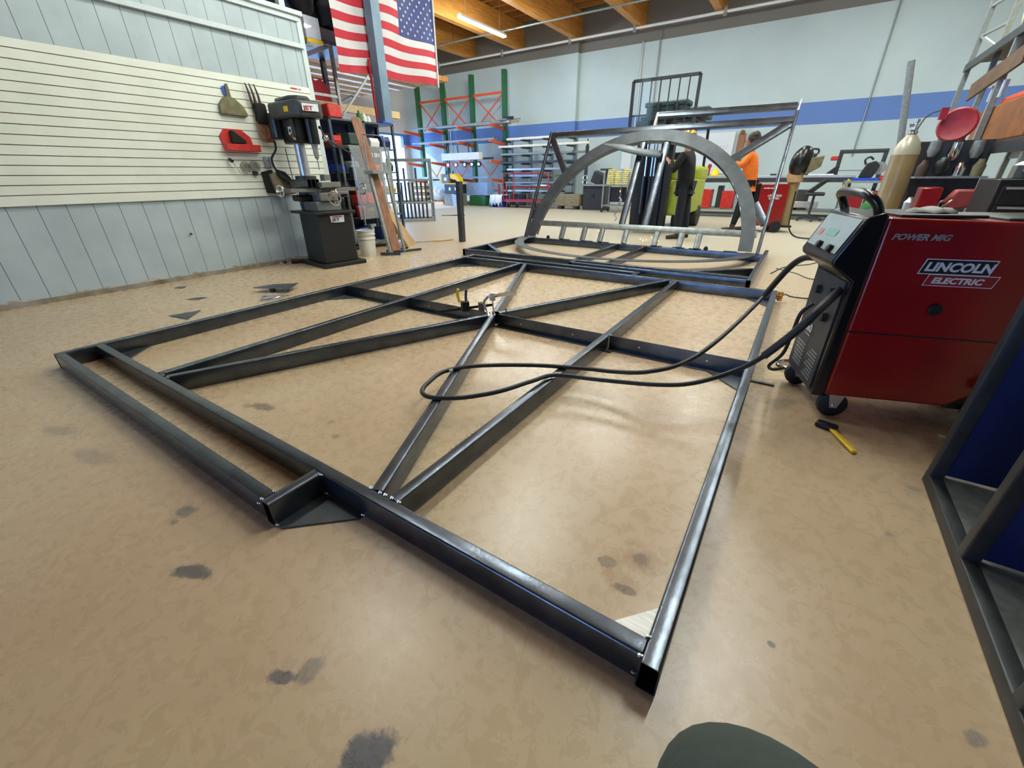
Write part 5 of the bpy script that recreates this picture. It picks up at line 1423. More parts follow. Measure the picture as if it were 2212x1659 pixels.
def person(label, loc, J, mats, fw_, loc_head, hair=True, group=None, cat='person'):
    """J: dict of joints in world coordinates"""
    p_ = thing('person', label, cat, loc)
    sk, sh_, tr_, bo_ = mats
    N = {}
    R_ = dict(pelvis=.085, chest=.085, neckb=.06, neck=.052, sl=.042, el=.042, wl=.027, sr=.042, er=.042, wr=.027, hl=.065, kl=.058, al=.04, hr=.065, kr=.058, ar=.04)
    for k_, v in J.items():
        N[k_] = tuple(v) + (R_.get(k_, .05),)
    E_ = [('pelvis', 'chest'), ('chest', 'neckb'), ('neckb', 'neck'), ('chest', 'sl'), ('sl', 'el'), ('el', 'wl'), ('chest', 'sr'), ('sr', 'er'), ('er', 'wr'), ('pelvis', 'hl'), ('hl', 'kl'), ('kl', 'al'), ('pelvis', 'hr'), ('hr', 'kr'), ('kr', 'ar')]
    ex = head_parts(loc_head, fw_)
    for a, b_, sd in (('el', 'wl', 1), ('er', 'wr', -1)):
        d = Vector(J[b_]) - Vector(J[a])
        h = finger_hand(Vector(J[b_]) - d.normalized() * .01, d, (0, 0, 1) if abs(d.normalized().z) < .8 else Vector(fw_).cross((0, 0, 1)), sd, .5)
        ex.add(h.v, h.f)
    body = skin_mesh('body', N, E_, 'skin', p_, 2, ex)
    g = 1.22
    Ns = {k_: N[k_][:3] + (N[k_][3] * (1.95 if k_ in ('pelvis', 'chest') else 1.7),) for k_ in ('pelvis', 'chest', 'neckb', 'sl', 'el', 'sr', 'er')}
    Ns['hem'] = tuple(Vector(J['pelvis']) - Vector((0, 0, .07))) + (.155,)
    for a, b_ in (('el', 'wl'), ('er', 'wr')):
        q = Vector(J[a]).lerp(Vector(J[b_]), .82)
        Ns['c' + a] = tuple(q) + (.045,)
    Es = [('pelvis', 'hem'), ('pelvis', 'chest'), ('chest', 'neckb'), ('chest', 'sl'), ('sl', 'el'), ('el', 'cel'), ('chest', 'sr'), ('sr', 'er'), ('er', 'cer')]
    skin_mesh('shirt', Ns, Es, sh_, p_)
    Nt = {k_: N[k_][:3] + (N[k_][3] * (1.75 if k_ == 'pelvis' else 1.5),) for k_ in ('pelvis', 'hl', 'kl', 'al', 'hr', 'kr', 'ar')}
    skin_mesh('trousers', Nt, [('pelvis', 'hl'), ('hl', 'kl'), ('kl', 'al'), ('pelvis', 'hr'), ('hr', 'kr'), ('kr', 'ar')], tr_, p_)
    f = Vector(fw_).normalized()
    f.z = 0
    f.normalize()
    for a in ('al', 'ar'):
        q = Vector(J[a])
        b = MB().tube([(q.x - f.x * .07, q.y - f.y * .07, .05), (q.x, q.y, .055), (q.x + f.x * .12, q.y + f.y * .12, .045), (q.x + f.x * .21, q.y + f.y * .21, .032)], lambda u: .05 - .016 * u, 12, smooth=4)
        b.cyl((q.x, q.y, .05), (q.x, q.y, .16), .052, .055)
        b.v = [(v[0], v[1], max(.0, v[2])) for v in b.v]
        b.build('boot', M[bo_], p_)
    return p_
# worker in orange at the back
JO = dict(pelvis=(-1.10, 10.3, .98), chest=(-1.14, 10.3, 1.36), neckb=(-1.17, 10.3, 1.56), neck=(-1.20, 10.29, 1.65),
          sl=(-1.17, 10.12, 1.49), el=(-1.28, 10.06, 1.30), wl=(-1.50, 10.10, 1.37), sr=(-1.13, 10.48, 1.49), er=(-1.24, 10.52, 1.28), wr=(-1.48, 10.45, 1.36),
          hl=(-1.10, 10.20, .92), kl=(-1.16, 10.16, .52), al=(-1.22, 10.14, .10), hr=(-1.10, 10.40, .92), kr=(-1.06, 10.42, .50), ar=(-1.02, 10.42, .10))
p2 = person('person in an orange shirt and black trousers standing sideways at the back bench', (-1.1, 10.3, 0), JO, ('skin', 'orangeshirt', 'blackcloth', 'boot'), (-1, .1, 0), (-1.23, 10.29, 1.76))
b = MB().sph((-1.19, 10.29, 1.80), 1, 16, sc=(.115, .11, .12)).sph((-1.14, 10.29, 1.72), 1, 14, sc=(.09, .10, .10))
for k in range(40):
    a, e = random.uniform(-2.0, 2.0), random.uniform(-.4, 1.3)
    b.sph((-1.18 + .10 * math.cos(a) * math.cos(e), 10.29 + .10 * math.sin(a) * math.cos(e), 1.80 + .11 * math.sin(e)), .028, 8)
b.v = [(max(v[0], -1.30) if v[2] < 1.80 else v[0], v[1], v[2]) for v in b.v]
b.build('curly_hair', M['hair'], p2)
# worker in black behind the arch
JB = dict(pelvis=(-1.98, 8.45, .98), chest=(-2.02, 8.45, 1.36), neckb=(-2.04, 8.45, 1.54), neck=(-2.06, 8.44, 1.62),
          sl=(-2.06, 8.24, 1.46), el=(-2.18, 8.16, 1.20), wl=(-2.30, 8.24, 1.36), sr=(-2.0, 8.66, 1.46), er=(-2.0, 8.70, 1.18), wr=(-2.2, 8.66, 1.05),
          hl=(-1.97, 8.35, .92), kl=(-1.98, 8.30, .50), al=(-1.95, 8.30, .10), hr=(-1.97, 8.56, .92), kr=(-1.92, 8.58, .50), ar=(-1.88, 8.60, .10))
p1 = person('person in black shirt and dark trousers standing behind the arch panel', (-2.0, 8.45, 0), JB, ('skin', 'blackcloth', 'navycloth', 'boot'), (-1, -.3, 0), (-2.08, 8.43, 1.73))
MB().sph((-2.05, 8.44, 1.77), 1, 16, sc=(.105, .10, .10)).build('short_hair', M['hair'], p1)
MB().sph((-2.05, 8.44, 1.80), 1, 16, sc=(.125, .115, .085)).tube([(-2.16, 8.44, 1.80), (-2.24, 8.42, 1.785)], .03, 8).build('yellow_cap', M['brass'], p1)
# photographer's knee, just in front of the camera
kn = thing('person', 'knee in dark green grey trousers of a crouching person at the bottom edge', 'person', (.1, -.6, 0))
skin_mesh('bent_leg', dict(hip=(.22, -1.05, .34, .11), thigh=(.18, -.74, .46, .10), knee=(.138, -.40, .585, .124), knee2=(.135, -.37, .50, .105), shin=(.12, -.45, .26, .056), ankle=(.13, -.52, .07, .04), toe=(.12, -.38, .035, .032)), [('hip', 'thigh'), ('thigh', 'knee'), ('knee', 'knee2'), ('knee2', 'shin'), ('shin', 'ankle'), ('ankle', 'toe')], 'greencloth', kn, 3)
# ------------------------------------------------------------------ red welder in the right foreground
AW = R(16)
WO = Vector((.335, 1.775, 0))
WU, WV = Vector((math.cos(AW), math.sin(AW), 0)), Vector((-math.sin(AW), math.cos(AW), 0))
def wl(u, v, z):
    return tuple(WO + WU * u + WV * v + Vector((0, 0, z)))
def wbox(lo, hi, mi=0, b=None):
    b = b or MB()
    (u0, v0, z0), (u1, v1, z1) = lo, hi
    return b.add([wl(*p) for p in ((u0, v0, z0), (u1, v0, z0), (u1, v1, z0), (u0, v1, z0), (u0, v0, z1), (u1, v0, z1), (u1, v1, z1), (u0, v1, z1))], [(0, 3, 2, 1), (4, 5, 6, 7), (0, 1, 5, 4), (1, 2, 6, 5), (2, 3, 7, 6), (3, 0, 4, 7)], mi)
def wprof(poly, v0, v1):
    return MB().prism(poly, v0, v1, fn=lambda a, b_, c_: wl(a, c_, b_))
WD = .45
wm = thing('welding_machine', 'large red and black welding machine on casters in the right foreground', 'welder', tuple(WO))
cs = wprof([(0, .125), (.50, .135), (.62, .24), (.82, .26), (.82, .93), (.79, .955), (0, .975)], 0, WD).build('red_case', M['red'], wm, bevel=.012, bseg=3)
wbox((.0, -.002, .466), (.80, -.0005, .472)).build('panel_seam', M['black'], cs)
# shallow slope of the seam is part of the door edge
MB().cyl(wl(.29, .0, .60), wl(.29, -.012, .60), .026, n=20).build('door_latch', M['black'], cs, bevel=.003)
fb = wprof([(-.055, .115), (0.0, .115), (.0, .985), (-.02, .995), (-.075, .975), (-.155, .79), (-.150, .765), (-.12, .745), (-.055, .70)], 0, WD)
fb.build('front_bezel', M['blackgloss'], wm, bevel=.01, bseg=3)
wprof([(-.062, .14), (-.054, .14), (-.054, .69), (-.062, .69)], .035, WD - .035).build('front_panel', M['dark'], wm)
# control face on the slope
def ctl(s, v, off=0.0):
    """s 0..1 from the bottom of the slope to its top"""
    a, b_ = Vector((-.155, .79)), Vector((-.075, .975))
    p = a.lerp(b_, s)
    nrm = Vector((-(b_ - a).y, (b_ - a).x)).normalized()
    p = p + nrm * off
    return wl(p.x, v, p.y)
lc = MB().add([ctl(.14, .03, .003), ctl(.14, WD - .03, .003), ctl(.93, WD - .03, .003), ctl(.93, .03, .003)], [(0, 1, 2, 3)]).build('control_face', M['lcd'], wm)
for v in (.10, .24):
    MB().cyl(ctl(.20, v, 0), ctl(.20, v, .022), .020, .017, n=18).build('dial_knob', M['blackgloss'], lc)
MB().add([ctl(.45, .16, .005), ctl(.45, .28, .005), ctl(.62, .28, .005), ctl(.62, .16, .005)], [(0, 1, 2, 3)]).build('screen_patch', mat('pale_green_screen', (150, 205, 180), .2), lc)
MB().add([ctl(.40, .33, .005), ctl(.40, .38, .005), ctl(.56, .38, .005), ctl(.56, .33, .005)], [(0, 1, 2, 3)]).build('screen_patch', mat('pale_red_screen', (215, 150, 140), .2), lc)
# handle hoop
b = MB()
pa = [(-.02, .04, .965), (-.045, .035, 1.02), (-.075, .06, 1.055), (-.085, .14, 1.066), (-.085, .31, 1.066), (-.075, .39, 1.055), (-.045, .415, 1.02), (-.02, .41, .965)]
b.tube([wl(*p) for p in pa], .019, 12, smooth=5)
b.build('carry_handle', M['blackgloss'], wm)
# sockets, cable collar, printed panel
for v, z in ((.12, .62), (.30, .60), (.12, .50)):
    MB().cyl(wl(-.062, v, z), wl(-.085, v, z), .026, .022).build('cable_socket', M['rubber'], wm)
MB().tube([wl(-.07, .30, .52), wl(-.11, .31, .46), wl(-.115, .33, .34), wl(-.12, .36, .2), wl(-.16, .40, .10), wl(-.12, .44, .06), wl(-.06, .44, .08)], .010, 8, smooth=6).build('ground_lead', M['rubber'], wm)
lettering('260', .062, plane_m(wl(-.0635, .33, .375), [-q for q in WV], (0, 0, 1)), 'logowhite', wm, 'lettering', bold=.002, sx=1.1)
lettering('MIG WELDER', .012, plane_m(wl(-.0635, .31, .355), [-q for q in WV], (0, 0, 1)), 'logowhite', wm, 'lettering', sx=1.1)
for k in range(9):
    wbox((-.0640, .07, .165 + .018 * k), (-.0632, .19 - .02 * (k % 3), .173 + .018 * k)).build('printed_line', M['galv'], wm)
for k in range(7):
    wbox((-.0640, .24, .175 + .02 * k), (-.0632, .37, .187 + .02 * k)).build('printed_line', M['galv'], wm)
MB().cyl(wl(-.063, .28, .435), wl(-.066, .28, .435), .02, n=16).build('copper_plug', M['brass'], wm)
# side lettering
sd = lambda u, z: plane_m(wl(u, -.0035, z), WU, (0, 0, 1))
lettering('POWER MIG', .0345, sd(.03, .889), 'alum', cs, 'lettering', shear=.35, bold=.0012, sx=1.06)
def badge(poly, m_, off, nm):
    return wprof(poly, -.0015 - off, -off).build(nm, M[m_], cs)
badge([(.172, .751), (.418, .751), (.432, .816), (.186, .816)], 'logowhite', .001, 'badge_border')
badge([(.176, .755), (.414, .755), (.427, .812), (.190, .812)], 'logoblack', .002, 'badge_plate')
badge([(.205, .702), (.448, .702), (.460, .752), (.216, .752)], 'logowhite', .001, 'badge_border')
badge([(.208, .705), (.445, .705), (.456, .749), (.219, .749)], 'logored', .002, 'badge_plate')
lettering('LINCOLN', .050, sd(.189, .766), 'logowhite', cs, 'lettering', shear=.2, bold=.0022, sx=1.08)
lettering('ELECTRIC', .034, sd(.232, .715), 'logowhite', cs, 'lettering', shear=.2, bold=.0015, sx=1.18)
# tray and rag on top
wbox((.06, .05, .972), (.36, .40, .985)).build('top_tray', M['black'], wm, bevel=.004)
b = MB().sph(wl(.22, .18, .985), 1, 16, sc=(.09, .06, .022))
b.v = [(p[0], p[1], max(.986, p[2] + .006 * math.sin(p[0] * 90 + p[1] * 60))) for p in b.v]
tag(b.build('grey_rag', M['castiron']), 'crumpled grey rag on top of the red welder in the right foreground', 'rag')
wbox((.43, .06, .96), (.75, .40, .975), b=None).build('rear_tray', M['dark'], wm, bevel=.005)
# casters
for u, v in ((.06, .03), (-.0, .40)):
    c_ = Vector(wl(u, v, .068))
    w_ = MB().lathe(c_, [(0, -.022), (.05, -.022), (.066, -.016), (.068, 0), (.066, .016), (.05, .022), (0, .022)], 26, axis=tuple(WV)).build('front_caster', M['rubber'], wm)
    b = MB()
    for s_ in (-.028, .028):
        q = c_ + WV * s_
        b.add([tuple(q + WU * a + Vector((0, 0, z))) for a, z in ((-.035, .062), (.035, .062), (.016, -.012), (-.016, -.012))] + [tuple(q + WU * a + WV * .003 + Vector((0, 0, z))) for a, z in ((-.035, .062), (.035, .062), (.016, -.012), (-.016, -.012))], [(0, 1, 2, 3), (7, 6, 5, 4), (0, 4, 5, 1), (1, 5, 6, 2), (2, 6, 7, 3), (3, 7, 4, 0)])
    b.cyl(c_ - WV * .034, c_ + WV * .034, .008)
    b.build('caster_fork', M['zinc'], w_)
for v in (-.005, .42):
    MB().lathe(wl(.70, v, .13), [(0, -.03), (.10, -.03), (.13, -.02), (.13, .02), (.10, .03), (0, .03)], 26, axis=tuple(WV)).build('rear_wheel', M['rubber'], wm)
wbox((.50, .02, .12), (.86, .43, .15)).build('undercarriage', M['black'], wm)
tag(MB().sph(wl(.575, -.03, .262), 1, 14, sc=(.022, .02, .026)).sph(wl(.583, -.03, .297), 1, 10, sc=(.014, .014, .01)).build('white_valve_cap', M['plastic_white']), 'small white plastic cap beside the lower rear corner of the red welder', 'cap')
tag(MB().bar(wl(.50, -.05, .006), wl(.60, -.12, .006), .012, .01).build('pale_stick', M['pine']), 'short pale stick on the floor under the red welder', 'stick')
# yellow handled scraper on the floor
ys = thing('magnetic_sweeper', 'yellow handled tool with black head on the floor before the red welder', 'hand tool', (.42, 1.54, 0))
MB().box((.33, 1.635, .001), (.42, 1.685, .028), rz=R(-18)).build('black_head', M['black'], ys, bevel=.009, bseg=3)
MB().bar((.392, 1.645, .012), (.476, 1.462, .012), .024, .014).build('yellow_handle', M['yellow'], ys, bevel=.005)
sc_ = thing('silver_clamp', 'shiny silver clamp half hidden behind the red welder front', 'clamp', (.17, 2.42, 0))
MB().tube([(.20, 2.34, .02), (.135, 2.34, .02), (.12, 2.40, .02), (.15, 2.46, .02), (.24, 2.50, .02)], .013, 8, smooth=4).build('frame', M['chrome'], sc_)

# ------------------------------------------------------------------ low shelf bench at the right edge
rs = thing('shelf_bench', 'dark steel bench base with navy dividers at the right edge', 'bench', (.95, .4, 0))
BX = .725
for k, y in enumerate((1.38, .90, .40, -.12)):
    MB().hss((BX, y, .05), (BX, y, 1.0), .045, .045, .003, .005).build('post', M['dark'], rs)
    MB().box((BX + .02, y - .006, .06), (1.28, y + .006, 1.0)).build('navy_divider', M['navy'], rs)
    MB().hss((1.28, y, 0), (1.28, y, 1.0), .045, .045, .003, .005).build('post', M['dark'], rs)
MB().hss((BX, 1.402, .025), (BX, -.6, .025), .045, .05, .003, .005).build('base_rail', M['dark'], rs)
MB().hss((1.28, 1.402, .025), (1.28, -.6, .025), .045, .05, .003, .005).build('base_rail', M['dark'], rs)
MB().box((BX + .023, -.6, .035), (1.26, 1.40, .045)).build('bottom_shelf', M['galv'], rs)
MB().box((BX - .02, -.6, .955), (1.3, 1.40, 1.0)).build('bench_top', M['dark'], rs, bevel=.004)

# ------------------------------------------------------------------ gas cylinder, leaning tube, second welder
gc = thing('gas_cylinder', 'tall tan gas cylinder with chrome valve standing behind the red welder', 'gas cylinder', (.78, 5.8, 0))
MB().lathe((.78, 5.8, 0), [(.0, .01), (.10, 0), (.116, .02), (.116, 1.30), (.110, 1.36), (.085, 1.43), (.05, 1.475), (.034, 1.49), (.034, 1.52), (0, 1.52)], 32).build('tank', M['tan'], gc)
MB().lathe((.78, 5.8, 1.50), [(.036, 0), (.04, .01), (.036, .03), (.02, .04), (.02, .10), (.026, .105), (.026, .13), (0, .135)], 20).cyl((.78, 5.8, 1.58), (.72, 5.77, 1.575), .014).build('valve', M['chrome'], gc)
MB().lathe((.78, 5.8, 1.31), [(.1175, 0), (.1115, .052), (.0865, .122), (.0515, .167), (.036, .182)], 32).build('pale_shoulder', M['shoulder'], gc)
tag(MB().lathe((.70, 6.3, 0), [(0, 0), (.10, 0), (.11, .02), (.11, .78), (.06, .86), (0, .88)], 24).build('green_cylinder', M['gasgreen']), 'green cylinder mostly hidden behind the tan gas cylinder', 'gas cylinder')
lt_ = MB().hss((1.24, 8.0, 0.0), (.755, 8.05, 2.48), .075, .075, .005, .008)
tag(lt_.build('leaning_tube', M['galv']), 'tall grey square tube leaning behind the tan gas cylinder', 'steel tube')
w2 = thing('welding_machine', 'red welding machine beyond the arch panel with a helmet hung on its cylinder', 'welder', (-.62, 10.4, 0))
T2 = Matrix.Translation((-.92, 10.25, 0)) @ Matrix.Rotation(R(18), 4, 'Z')
def t2(u, v, z):
    return tuple(T2 @ Vector((u, v, z)))
def t2box(lo, hi):
    (u0, v0, z0), (u1, v1, z1) = lo, hi
    return MB().add([t2(*p) for p in ((u0, v0, z0), (u1, v0, z0), (u1, v1, z0), (u0, v1, z0), (u0, v0, z1), (u1, v0, z1), (u1, v1, z1), (u0, v1, z1))], [(0, 3, 2, 1), (4, 5, 6, 7), (0, 1, 5, 4), (1, 2, 6, 5), (2, 3, 7, 6), (3, 0, 4, 7)])
t2box((.08, 0, .13), (.62, .42, .95)).build('red_case', M['red'], w2, bevel=.015)
t2box((-.02, 0, .13), (.08, .42, .97)).build('front_bezel', M['blackgloss'], w2, bevel=.015)
MB().tube([t2(.02, .05, .95), t2(0, .06, 1.03), t2(0, .36, 1.03), t2(.02, .37, .95)], .02, 8, smooth=3).build('carry_handle', M['blackgloss'], w2)
for u, z, s_, t_ in ((.13, .86, .035, 'POWER MIG'), (.24, .71, .06, 'LINCOLN'), (.27, .66, .045, 'ELECTRIC')):
    o = lettering(t_, s_, plane_m(t2(u, -.004, z), T2.to_3x3() @ Vector((1, 0, 0)), (0, 0, 1)), 'logowhite', w2, 'lettering', shear=.2, bold=.002)
for u, v, r_ in ((.02, .03, .065), (.02, .38, .065), (.52, -.02, .12), (.52, .44, .12)):
    MB().lathe(t2(u, v, r_), [(0, -.02), (r_ * .9, -.02), (r_, 0), (r_ * .9, .02), (0, .02)], 20, axis=tuple(T2.to_3x3() @ Vector((0, 1, 0)))).build('wheel', M['rubber'], w2)
t2box((.6, .02, .10), (.85, .40, .14)).build('cylinder_tray', M['black'], w2)
gc2 = t2(.72, .18, .14)
tag(MB().lathe(gc2, [(0, 0), (.11, 0), (.112, 1.05), (.06, 1.2), (.03, 1.24), (0, 1.26)], 24).build('gas_cylinder', M['tan']), 'tan gas cylinder on the rear tray of the far red welder', 'gas cylinder')
wj = thing('welding_hood', 'tan leather welding jacket topped by a black welding hood over the far cylinder', 'welding gear', (gc2[0], gc2[1], 1.3))
b = MB().lathe((gc2[0], gc2[1], .98), [(.14, 0), (.15, .12), (.14, .28), (.10, .38), (.05, .42)], 20)
b.v = [(p[0] + .02 * math.sin(p[2] * 15), p[1] + .02 * math.sin(p[2] * 11 + 1), p[2]) for p in b.v]
b.build('leather_jacket', M['leather'], wj)
hx, hy, hz = gc2[0] + .03, gc2[1] - .05, 1.36
b = MB().sph((hx, hy, hz), 1, 20, sc=(.19, .17, .29), rot=Euler((0, R(12), 0)))
b.build('hood_shell', M['blackgloss'], wj)
MB().prism([(hx + .12, hz - .26), (hx + .36, hz - .10), (hx + .38, hz + .10), (hx + .16, hz + .06)], hy - .10, hy + .08, fn=lambda a, b_, c_: (a, c_, b_)).build('olive_bib', M['olive'], wj, bevel=.02)

# ------------------------------------------------------------------ workbench along the back wall
wb = thing('workbench', 'long grey steel workbench below the blue band of the back wall', 'workbench', (-1.0, 14.3, 0))
MB().box((-3.05, 13.9, 1.04), (.92, 14.9, 1.10)).build('bench_top', M['alum'], wb, bevel=.004)
MB().box((-3.05, 13.88, .93), (.92, 13.94, 1.04)).build('apron', M['dark'], wb)
for x in (-3.0, -1.7, -.45, .84):
    for y in (13.95, 14.82):
        MB().hss((x, y, 0), (x, y, 1.04), .08, .08, .004, .008).build('leg', M['galv'], wb)
MB().box((-3.0, 13.95, .20), (.86, 14.85, .24)).build('lower_shelf', M['galv'], wb)
MB().box((-3.0, 13.9, .08), (.86, 13.98, .14)).build('foot_rail', M['dark'], wb)
for x, y, z, w_, h_, d_, m_, nm, lab, cat in ((-2.55, 14.1, .24, .30, .50, .4, 'redtool', 'red_crate', 'bright red upright crate, leftmost under the workbench', 'crate'), (-1.95, 14.1, .24, .32, .46, .4, 'redtool', 'red_crate', 'red crate behind the orange shirted person under the workbench', 'crate'),
                                            (-2.95, 14.2, .24, .22, .62, .3, 'boot', 'brown_box', 'brown box at the left end under the workbench', 'box'), (-2.2, 14.2, .24, .14, .60, .3, 'dark', 'grey_sheet', 'grey sheet between the two red crates', 'panel'),
                                            (-.30, 14.2, .24, .7, .5, .5, 'dark', 'grey_tool_box', 'dark tool box under the middle of the workbench', 'box'), (-.6, 14.1, .24, .9, .06, .3, 'pine', 'pine_board', 'pale pine board on the workbench lower shelf', 'board'), (-.1, 13.98, .30, .8, .16, .1, 'alum', 'grey_rail', 'pale metal rail under the right half of the workbench', 'rail')):
    tag(MB().box((x - w_ / 2, y - d_ / 2, z), (x + w_ / 2, y + d_ / 2, z + h_)).build(nm, M[m_], bevel=.01), lab, cat)
tag(MB().lathe((-2.42, 14.0, 1.10), [(0, 0), (.12, 0), (.10, .12), (.04, .2), (0, .2)], 16).build('yellow_funnel', M['yellow']), 'yellow funnel shape on the left end of the workbench', 'funnel')
tag(MB().cyl((-2.62, 14.0, 1.10), (-2.60, 14.0, 1.34), .04).sph((-2.60, 14.0, 1.36), .06, 10).build('red_knob_tool', M['redcloth']), 'dark red knobbed tool left of the yellow funnel on the workbench', 'tool')
tag(MB().box((-1.0, 14.1, 1.10), (-.85, 14.2, 1.14)).build('small_black_block', M['black']), 'small black block on the workbench right of the orange shirted person', 'block')
ab = thing('arbor_press', 'black arbor press with loop handle on the workbench beside the welding hood', 'press', (-.16, 14.2, 1.1))
MB().prism([(-.45, 1.10), (-.12, 1.10), (-.02, 1.60), (-.10, 1.60), (-.20, 1.22), (-.42, 1.16)], 14.1, 14.3, fn=lambda a, b_, c_: (a, c_, b_)).build('frame', M['black'], ab, bevel=.01)
MB().tube([(-.22, 14.2, 1.60), (-.24, 14.2, 1.70), (-.04, 14.2, 1.71), (-.03, 14.2, 1.60)], .024, 8, smooth=3, closed=True).build('loop_handle', M['black'], ab)
MB().box((-.30, 14.12, 1.40), (-.10, 14.28, 1.52)).build('ram_housing', M['dark'], ab, bevel=.01)
tag(MB().box((-.1, 13.95, 1.10), (.45, 14.3, 1.125)).build('white_paper', M['paper']), 'bright white sheet on the right half of the workbench', 'paper')
tag(MB().prism([(.25, 1.10), (.52, 1.10), (.55, 1.30), (.46, 1.30)], 14.4, 14.6, fn=lambda a, b_, c_: (a, c_, b_)).build('black_wedge', M['black'], bevel=.01), 'black wedge shaped tool at the right end of the workbench', 'tool')
uf = thing('goalpost_stand', 'dark rectangular tube frame standing on the bench end behind the gas cylinder', 'frame', (.95, 14.5, 1.1))
b = None
for a, b_ in (((.50, 14.5, 1.1), (.50, 14.5, 1.62)), ((1.42, 14.5, .0), (1.42, 14.5, 1.62))):
    MB().hss(a, b_, .09, .09, .004, .01).build('post', M['dark'], uf)
MB().hss((.455, 14.5, 1.64), (1.465, 14.5, 1.64), .09, .09, .004, .01).build('top_rail', M['dark'], uf)
MB().hss((.50, 14.5, 1.2), (1.42, 14.5, 1.2), .03, .03, .003, .004).build('mid_rail', M['galv'], uf)
MB().box((.30, 14.4, 1.44), (.46, 14.55, 1.54)).build('red_head', M['redtool'], uf, bevel=.02)
st2 = thing('second_bench', 'lower cluttered bench right of the long workbench behind the tan cylinder', 'workbench', (1.2, 13.7, 0))
MB().box((.70, 13.3, .92), (1.75, 14.3, .97)).build('bench_top', M['galv'], st2)
for x in (.75, 1.70):
    MB().bar((x, 13.35, 0), (x, 13.35, .92), .07, .07).build('leg', M['galv'], st2)
    MB().bar((x, 14.2, 0), (x, 14.2, .92), .07, .07).build('leg', M['galv'], st2)
MB().box((.75, 13.35, .30), (1.70, 14.25, .34)).build('lower_shelf', M['galv'], st2)
cs_ = thing('chop_saw', 'black chop saw with loop handle on the lower cluttered bench', 'saw', (1.12, 13.6, .97))
MB().box((.85, 13.4, .97), (1.35, 13.8, 1.03)).build('base', M['blue'], cs_, bevel=.006)
MB().prism([(.95, 1.03), (1.22, 1.03), (1.30, 1.30), (1.20, 1.40), (1.05, 1.35), (.98, 1.18)], 13.5, 13.65, fn=lambda a, b_, c_: (a, c_, b_)).build('motor_arm', M['black'], cs_, bevel=.02)
MB().tube([(1.02, 13.5, 1.32), (.98, 13.5, 1.42), (1.06, 13.5, 1.48), (1.14, 13.5, 1.42)], .022, 8, smooth=4).build('loop_handle', M['black'], cs_)
MB().lathe((1.30, 13.58, 1.24), [(0, -.01), (.14, -.01), (.14, .01), (0, .01)], 22, axis=(0, 1, 0)).build('blade_guard', M['galv'], cs_)
for x, z, w_, h_, m_, lab in ((.98, .34, .40, .46, 'red', 'red welder under the lower cluttered bench, left one'), (1.42, .34, .36, .40, 'redtool', 'red machine under the lower cluttered bench, right one'), (1.05, .0, .4, .28, 'redtool', 'red box on the floor under the lower cluttered bench')):
    o = MB().box((x - w_ / 2, 13.4, z), (x + w_ / 2, 14.0, z + h_)).build('red_power_source', M[m_], bevel=.02)
    tag(o, lab, 'welder')
    if w_ >= .4:
        lettering('POWER MIG' if z else 'LINCOLN', .05, plane_m((x - w_ / 2 + .03, 13.395, z + h_ * .66), (1, 0, 0), (0, 0, 1)), 'logowhite', o, 'lettering', shear=.2)
tag(MB().box((1.38, 13.5, .97), (1.62, 13.8, 1.08)).build('red_case', M['redtool'], bevel=.01), 'small red case at the right end of the lower cluttered bench', 'case')
tag(MB().bar((.62, 13.6, .62), (.80, 13.6, 1.0), .05, .06).build('yellow_level', M['yellow']), 'yellow level leaning between the two benches', 'level')
ch = thing('shop_stool', 'black shop stool pushed under the workbench right of the arbor press', 'stool', (.15, 13.6, 0))
MB().box((-.05, 13.4, .62), (.38, 13.8, .70)).build('seat', M['black'], ch, bevel=.03, bseg=3)
MB().prism([(-.05, .70), (.12, .70), (.42, 1.0), (.30, 1.02)], 13.45, 13.75, fn=lambda a, b_, c_: (a, c_, b_)).build('backrest', M['black'], ch, bevel=.02)
MB().cyl((.16, 13.6, .12), (.16, 13.6, .62), .03).build('pedestal', M['dark'], ch)
for k in range(5):
    a = 2 * PI * k / 5
    MB().bar((.16, 13.6, .12), (.16 + .28 * math.cos(a), 13.6 + .28 * math.sin(a), .07), .04, .03).sph((.16 + .28 * math.cos(a), 13.6 + .28 * math.sin(a), .035), .035, 8).build('leg', M['dark'], ch)
wbd = thing('whiteboard', 'large white drawing board with faint sketches on the back wall', 'whiteboard', (-3.0, 17.0, 1.8))
MB().box((-3.75, 17.05, 1.16), (-2.52, 17.09, 2.42)).build('board', M['paper'], wbd)
for x0, z0, n_ in ((-3.35, 1.95, 3), (-2.95, 1.9, 3), (-3.3, 1.55, 2)):
    for k in range(n_):
        MB().bar((x0 + .1 * k, 17.045, z0), (x0 + .1 * k + .06, 17.045, z0 + .14), .012, .004).build('pen_stroke', M['bluegrey'], wbd)
tag(MB().box((-2.40, 16.95, 1.55), (-2.18, 17.05, 2.35)).sph((-2.3, 16.98, 2.38), .08, 10).sph((-2.26, 16.98, 1.75), .11, 10).build('leather_gloves', M['brass'] if False else M['wood'], bevel=.03), 'brown leather gear hanging on the wall right of the whiteboard', 'gloves')

